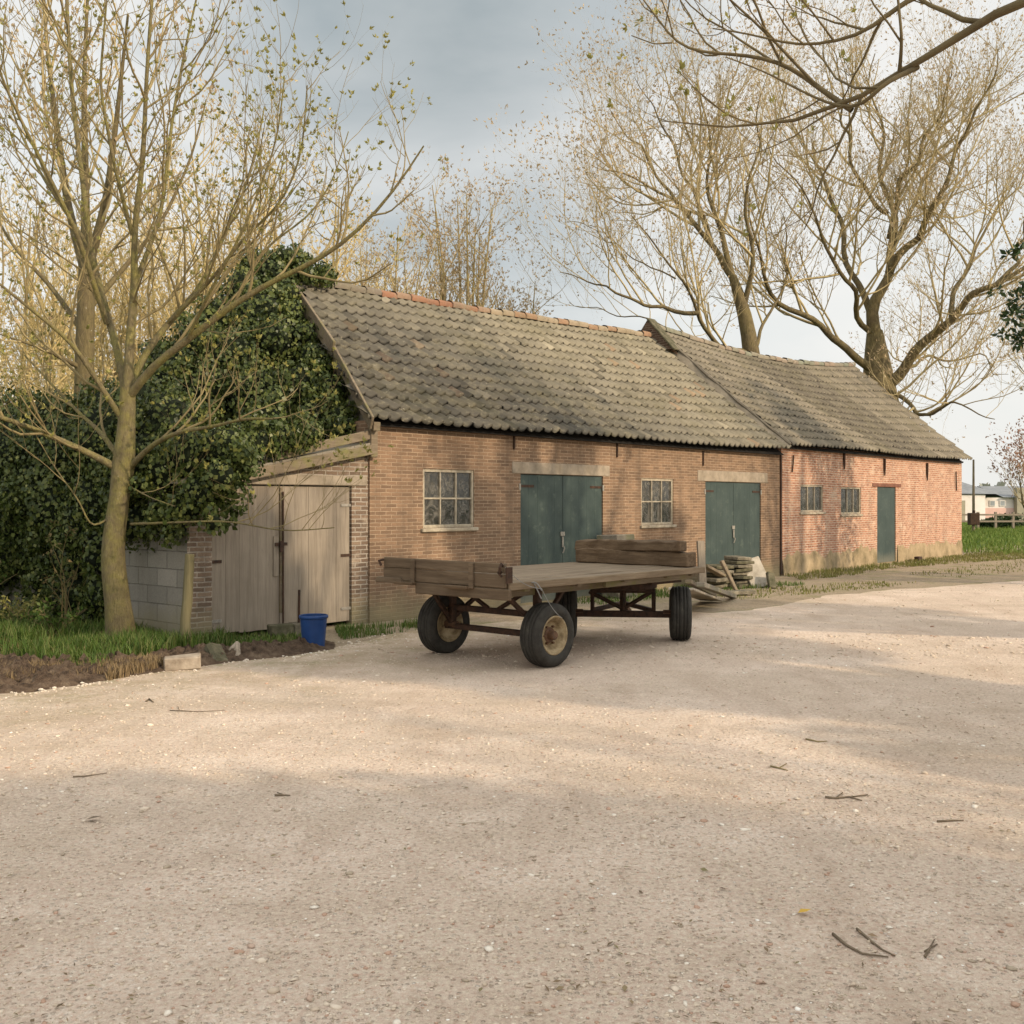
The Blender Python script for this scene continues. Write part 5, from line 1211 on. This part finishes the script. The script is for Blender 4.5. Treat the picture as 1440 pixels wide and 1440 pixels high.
# dark evergreen boughs entering at the right edge
eb=at(1600,HOR,22); eb.z=0
def rel(px,py,D): p=at(px,py,D)-eb; return (p.x,p.y,p.z)
cs=[(rel(1425,445,22),.22,.6),(rel(1412,470,22),.14,.5),(rel(1440,420,22.2),.30,.7),(rel(1455,470,22),.34,.7),(rel(1400,410,22.1),.10,.5),(rel(1420,360,22),.10,.5),(rel(1436,352,22),.16,.5),(rel(1470,400,22),.4,.8),(rel(1500,440,22),.6,.9),(rel(1540,380,22),.8,1),(rel(1600,420,22),1.3,1),(rel(1600,300,22),1.0,1),(rel(1640,520,22),1.3,1),(rel(1438,480,22),.2,.5)]
evergreen(eb,'dark green needle boughs reaching in at the right edge above the lawn',cs,5200,10,M['ever'],.16,6,.22)

# ------------------------------------------------------------------ far right background
def farmhouse():
    D=92; p=at(1392,HOR,D); p.z=0; t=empty('farmhouse',tuple(p),rad(4),'distant pale farm building with dark slate roof beyond the lawn','building')
    q=MB(); q.box(-6,7,0,8,0,1.95); q.box(-6,-1.2,-1.5,0,0,2.2); q.build('wall',M['farwall'],t)
    q=MB(); q.add([(-6.6,-1.7,2.3),(.0,-1.7,2.25),(1.0,2,2.3),(1.2,8,2.4),(-6.6,8,2.3),(-6.6,3,4.7),(-4.4,3,4.4)],[(0,1,6,5),(1,2,6),(2,3,6),(3,4,5,6)]); q.build('roof',M['slate'],t)
    q=MB(); q.add([(1.0,-.4,1.98),(7.4,-.4,1.98),(7.4,4,3.0),(1.0,4,3.0)],[(0,1,2,3)]); q.add([(1.0,8.4,1.98),(1.0,4,3.0),(7.4,4,3.0),(7.4,8.4,1.98)],[(0,1,2,3)]); q.build('roof',M['slate'],t)
    q=MB(); q.box(-1.1,6.9,-.06,-.01,0,1.05); q.build('brick_band',M['farpink'],t)
    for x in (-.7,.2,1.1,3.4,4.2,5.0,5.8):
        q=MB(); q.box(x-.26,x+.26,-.07,-.02,1.2,1.72); w_=q.build('window',M['farframe'],t); g=MB(); g.add([(x-.20,-.075,1.26),(x+.20,-.075,1.26),(x+.20,-.075,1.66),(x-.20,-.075,1.66)],[(0,1,2,3)]); g.build('pane',M['farglass'],w_)
    q=MB(); q.box(-5.2,-3.0,-1.58,-1.51,0,1.7); q.build('barn_door',M['fardoor'],t)
    q=MB(); q.box(2.1,2.9,-.6,-.1,0,2.8); q.build('chimney',M['fardoor'],t)
M['farwall']=plain('far_white_wall',(.62,.55,.50),(.74,.68,.63),1,.8,.1); M['farpink']=plain('far_pink_brick',(.56,.36,.31),(.66,.45,.39),2,.9,.1); M['slate']=plain('far_slate',(.16,.17,.18),(.23,.24,.25),2,.8,.2); M['farframe']=plain('far_frame',(.6,.56,.52),(.7,.66,.62),3,.8,.1); M['farglass']=plain('far_glass',(.22,.24,.25),(.30,.32,.33),2,.3,.1); M['fardoor']=plain('far_door',(.24,.22,.16),(.34,.30,.22),2,.8,.1)  # pale tones: distance haze put into the farmhouse colours
farmhouse()
# paddock fence in front of it
fp_=at(1400,HOR,62); fp_.z=0; fn=empty('paddock_fence',tuple(fp_),rad(3),'low post and rail fence crossing the field beyond the lawn','fence')
for i in range(-4,9):
    q=MB(); q.box(i*1.05-.06,i*1.05+.06,-.06,.06,0,1.02); q.build('post',M['greywood'],fn)
q=MB(); q.box(-4.5,9,-.08,-.062,.80,.90); q.box(-4.5,9,-.08,-.062,.42,.52); q.build('rail',M['greywood'],fn)
pp=at(1369,HOR,58); pp.z=0; t=empty('utility_pole',tuple(pp),0,'thin tall pole with a dark box beside the barn end','pole'); q=MB(); q.tube([(0,0,-.1),(0,0,3.9)],[.085,.05],10); q.build('shaft',M['oldtimber'],t); q=MB(); q.box(-.26,.26,-.2,.2,.35,1.0); q.tube([(0,-.05,1.0),(0,-.05,1.15)],.08,8); q.build('box',M['farbox'] if 'farbox' in M else M['iron'],t,bevel=.02)
t=autotree(120,dict(spG,levels=3,dens=[1.6,2.4,3]),at(1446,HOR,50)*1.0-Vector((0,0,EYE)),3.9,.9,.09,.3,8); b=at(1446,HOR,50); b.z=0; t.build('tree',b,'small reddish leaved tree at the right edge near the far farm building',bark=M['bark_dark'],twig=M['twig_far'],leaf=M['bud_red'],leafn=2,leafl=.15,leafw=.08,k=(6,3,3,3,3),spread=.2)
for i,(px,D,r,lab) in enumerate(((1402,64,.55,'rounded dark bush before the fence under the far farm building'),(1420,66,.7,'wide low bush at the fence toward the right edge'),(1385,63,.4,'small dark bush beside the box of the pole'))):
    b=at(px,HOR,D); b.z=0; cs=[((random.Random(i+j).uniform(-.6,.6)*r*1.6,random.Random(i*3+j).uniform(-.3,.3),r*.6),r*.7,.8) for j in range(5)]
    e=evergreen(b,lab,cs,900,130+i,M['ever'],.18,.5,.05,'bushes along the far fence'); e.name='bush'; e['category']='bush'
# distant wooded horizon
def treeline():
    rs=np.random.RandomState(77); Vs=[]
    for i in range(240):
        a=rs.uniform(-.9,.9); R_=rs.uniform(180,260); c=np.array([R_*math.sin(a),R_*math.cos(a),rs.uniform(.4,1.8)]); m_=46; d=rdirs(rs,m_); d[:,2]=np.abs(d[:,2]); pos=c+d*rs.rand(m_,1)**.5*np.array([4.5,2.5,3.2]); ln=rs.uniform(.9,2.0,m_); Vs.append(leaf_arrays(pos,rdirs(rs,m_),rdirs(rs,m_),ln,ln*.7))
    V,Fs=merge(Vs); o=link('far_woodland',npmesh('far_woodland',V,Fs),leafmat('hazy_wood',[(.22,.24,.22),(.28,.29,.25),(.32,.30,.25)],.1)); o['kind']='stuff'
treeline()

# ------------------------------------------------------------------ loose stones, shells, sticks
def stones():
    rs=np.random.RandomState(41); bm=bmesh.new(); bmesh.ops.create_icosphere(bm,subdivisions=1,radius=1); base=np.array([v.co[:] for v in bm.verts]); tri=np.array([[v.index for v in f.verts] for f in bm.faces]); bm.free()
    n=34000; u=rs.rand(n); D=3.0*(13/3.0)**(u**.9); n2=11000; D=np.r_[D,11+17*rs.rand(n2)**.8]; n=n+n2; X=(rs.rand(n)*1.25-.625)*D*1.0
    ed=[(e.x,e.y) for e in E]; ex=np.array([e[0] for e in ed]); ey=np.array([e[1] for e in ed]); lim=np.interp(X,ex[np.argsort(ex)],ey[np.argsort(ex)])-.1
    k=D<lim; X=X[k]; D=D[k]; n=len(X)
    sz=np.exp(rs.normal(-5.55,.50,n))*(1+.02*D); sz=np.clip(sz,.002,.020)*np.where(D>11,1.5,1)
    sc=np.stack([sz*rs.uniform(.8,1.5,n),sz*rs.uniform(.7,1.1,n),sz*rs.uniform(.25,.6,n)],1)
    a=rs.rand(n)*6.28; ca,sa=np.cos(a),np.sin(a); v=base[None]*(1+rs.normal(0,.26,(n,len(base),1)))*sc[:,None,:]
    x=v[:,:,0]*ca[:,None]-v[:,:,1]*sa[:,None]+X[:,None]; y=v[:,:,0]*sa[:,None]+v[:,:,1]*ca[:,None]+D[:,None]; z=v[:,:,2]+sz[:,None]*.18
    V=np.stack([x,y,z],2).reshape(-1,3); Ft=(np.arange(n)[:,None,None]*len(base)+tri[None]).reshape(-1,3)
    m_=NT('loose_stones'); g=m_.n('ShaderNodeNewGeometry').outputs['Random Per Island']
    col=m_.ramp(g,[(0,(.44,.29,.21)),(.07,(.52,.42,.32)),(.36,(.60,.50,.39)),(.58,(.38,.31,.23)),(.70,(.64,.54,.43)),(.88,(.48,.35,.27)),(.93,(.72,.65,.55)),(.988,(.84,.80,.73))],'CONSTANT'); m_.bump(m_.noise(90,3,.6),.4,.004); mt=m_.done(col,.9)
    o=link('loose_gravel',npmesh('loose_gravel',V,[Ft],False),mt); o['kind']='stuff'
stones()
def litter():
    rs=np.random.RandomState(52); n=14000; D=3.0*(28/3.0)**(rs.rand(n)**.95); X=(rs.rand(n)*1.3-.62)*D
    w_=np.array([mnoise.noise(Vector((a*.8,b*.8,9)))+.35*(a/b) for a,b in zip(X,D)]); k=(rs.rand(n)<np.clip(.12+1.3*w_,.03,1))
    ed=sorted((e.x,e.y) for e in E); lim=np.interp(X,[e[0] for e in ed],[e[1] for e in ed])-.1; k&=D<lim; X=X[k]; D=D[k]; n=len(X)
    a=rs.rand(n)*6.28; ax=np.stack([np.cos(a),np.sin(a),rs.normal(0,.12,n)],1); nr=np.stack([rs.normal(0,.3,n),rs.normal(0,.3,n),np.ones(n)],1)
    ln=np.minimum(np.exp(rs.normal(-4.15,.55,n)),.036)*(1+.03*D); wd=ln*rs.uniform(.10,.5,n); V,Fq=leaf_arrays(np.stack([X,D,np.full(n,.010)],1),ax,nr,ln,wd,.15)
    m_=leafmat('ground_litter',[(.12,.085,.05),(.22,.155,.09),(.30,.21,.13),(.19,.18,.08)],0,.9); o=link('ground_litter',npmesh('ground_litter',V,[Fq]),m_); o['kind']='stuff'
litter()
def edge_stones():
    rs=random.Random(6); 
    q=MB(); bm=bmesh.new(); bmesh.ops.create_icosphere(bm,subdivisions=1,radius=1); vb=[v.co.copy() for v in bm.verts]; fb=[tuple(v.index for v in f.verts) for f in bm.faces]; bm.free()
    for i in range(420):
        k=rs.uniform(.2,9.2); j=int(k); p=E[j].lerp(E[j+1],k-j)+Vector((rs.gauss(0,.08),rs.gauss(-.05,.12),0)); s=rs.uniform(.005,.015)*(1.9 if rs.random()<.06 else 1)
        q.add([p+Vector((v.x*s*rs.uniform(.9,1.3),v.y*s,v.z*s*.55+s*.25)) for v in vb],fb)
    o=q.build('edge_gravel',M['stone_edge'],None); o['kind']='stuff'
M['stone_edge']=plain('pale_edge_stones',(.50,.42,.33),(.70,.61,.50),30,.9,.4,.004)
edge_stones()
def stick(pts,r,label,seed=0,forks=(),mat=None,group='fallen sticks on the gravel'):
    q=MB(); P=[gnd(*p)+Vector((0,0,.012)) for p in pts]; o=P[0].copy(); P=[p-o+Vector((random.Random(int(p.x*999)).uniform(-.008,.008),random.Random(int(p.x*77)).uniform(-.012,.012),.006)) for p in P]; r*=.62; q.tube(P,[r*(1-.55*i/(len(P)-1)) for i in range(len(P))],6)
    for f in forks: G=[gnd(*p)-o+Vector((0,0,.018)) for p in f]; q.tube(G,[r*.6,r*.5,r*.3][:len(G)] if len(G)<=3 else r*.5,5)
    return tag(q.build('fallen_stick',mat or M['stick'],None,smooth=True,loc=(o.x,o.y,0)),label,'stick',group)
M['stick']=plain('dead_stick',(.10,.075,.05),(.22,.17,.115),30,.9,.4,.003)
stick([(1175,1317),(1192,1332),(1215,1342),(1252,1350)],.010,'dark thin stick lying on the gravel at lower right, left of a matching one')
stick([(1204,1307),(1225,1325),(1244,1340),(1258,1348)],.009,'dark stick on the gravel at lower right meeting the longer one end to end')
stick([(1297,1345),(1308,1335),(1315,1322)],.009,'short dark stick at lower right pointing away from the crossed pair',forks=[[(1300,1340),(1318,1330)]])
stick([(388,1119),(398,1119),(409,1120)],.011,'small black forked twig lying alone on the left foreground gravel',forks=[[(398,1119),(390,1116)]])
stick([(240,1000),(280,1002),(318,1000)],.007,'long thin reddish twig on the sunlit gravel near the verge',forks=[[(252,999),(250,994)]])
stick([(1318,1156),(1340,1155),(1358,1156)],.010,'straight brown stick on the right foreground gravel')
stick([(642,1158),(668,1157),(692,1154)],.006,'pale straw-coloured stalk in the middle of the gravel',mat=M['stone_edge'])
stick([(1132,1040),(1150,1044),(1163,1043)],.010,'greenish twig in the sunlit strip right of the middle',mat=M['twig_near'])
stick([(1082,1078),(1098,1082),(1106,1084)],.010,'mossy twig in the sunlit strip near the middle right',mat=M['twig_near'],forks=[[(1096,1081),(1106,1075)]])
stick([(105,1093),(125,1092),(150,1088)],.008,'faint brown twig on the left foreground gravel')
stick([(205,987),(210,984),(216,988)],.016,'dark curled bark scrap on sunlit gravel below the verge')
stick([(1158,1122),(1175,1124),(1195,1122),(1212,1128)],.012,'knotty dead twig with debris at right of the foreground',forks=[[(1175,1124),(1185,1116)],[(1195,1122),(1220,1119)]])
def fallen_leaf(px,py,lab,mat,s=.06):
    p=gnd(px,py); V,Fq=leaf_arrays(np.array([[0,0,.012]]),np.array([[1,.3,.15]]),np.array([[0,.1,1.]]),np.array([s]),np.array([s*.7]),.1); tag(link('fallen_leaf',npmesh('fallen_leaf',V,[Fq]),mat,None,(p.x,p.y,0)),lab,'leaf')
M['yellow']=plain('yellow_leaf',(.50,.30,.04),(.60,.40,.07),20,.7,.1)
fallen_leaf(1122,1288,'single yellow leaf on the foreground gravel',M['yellow'])
fallen_leaf(120,1156,'dull brown leaf lying flat on the left foreground gravel',M['stick'],.08)
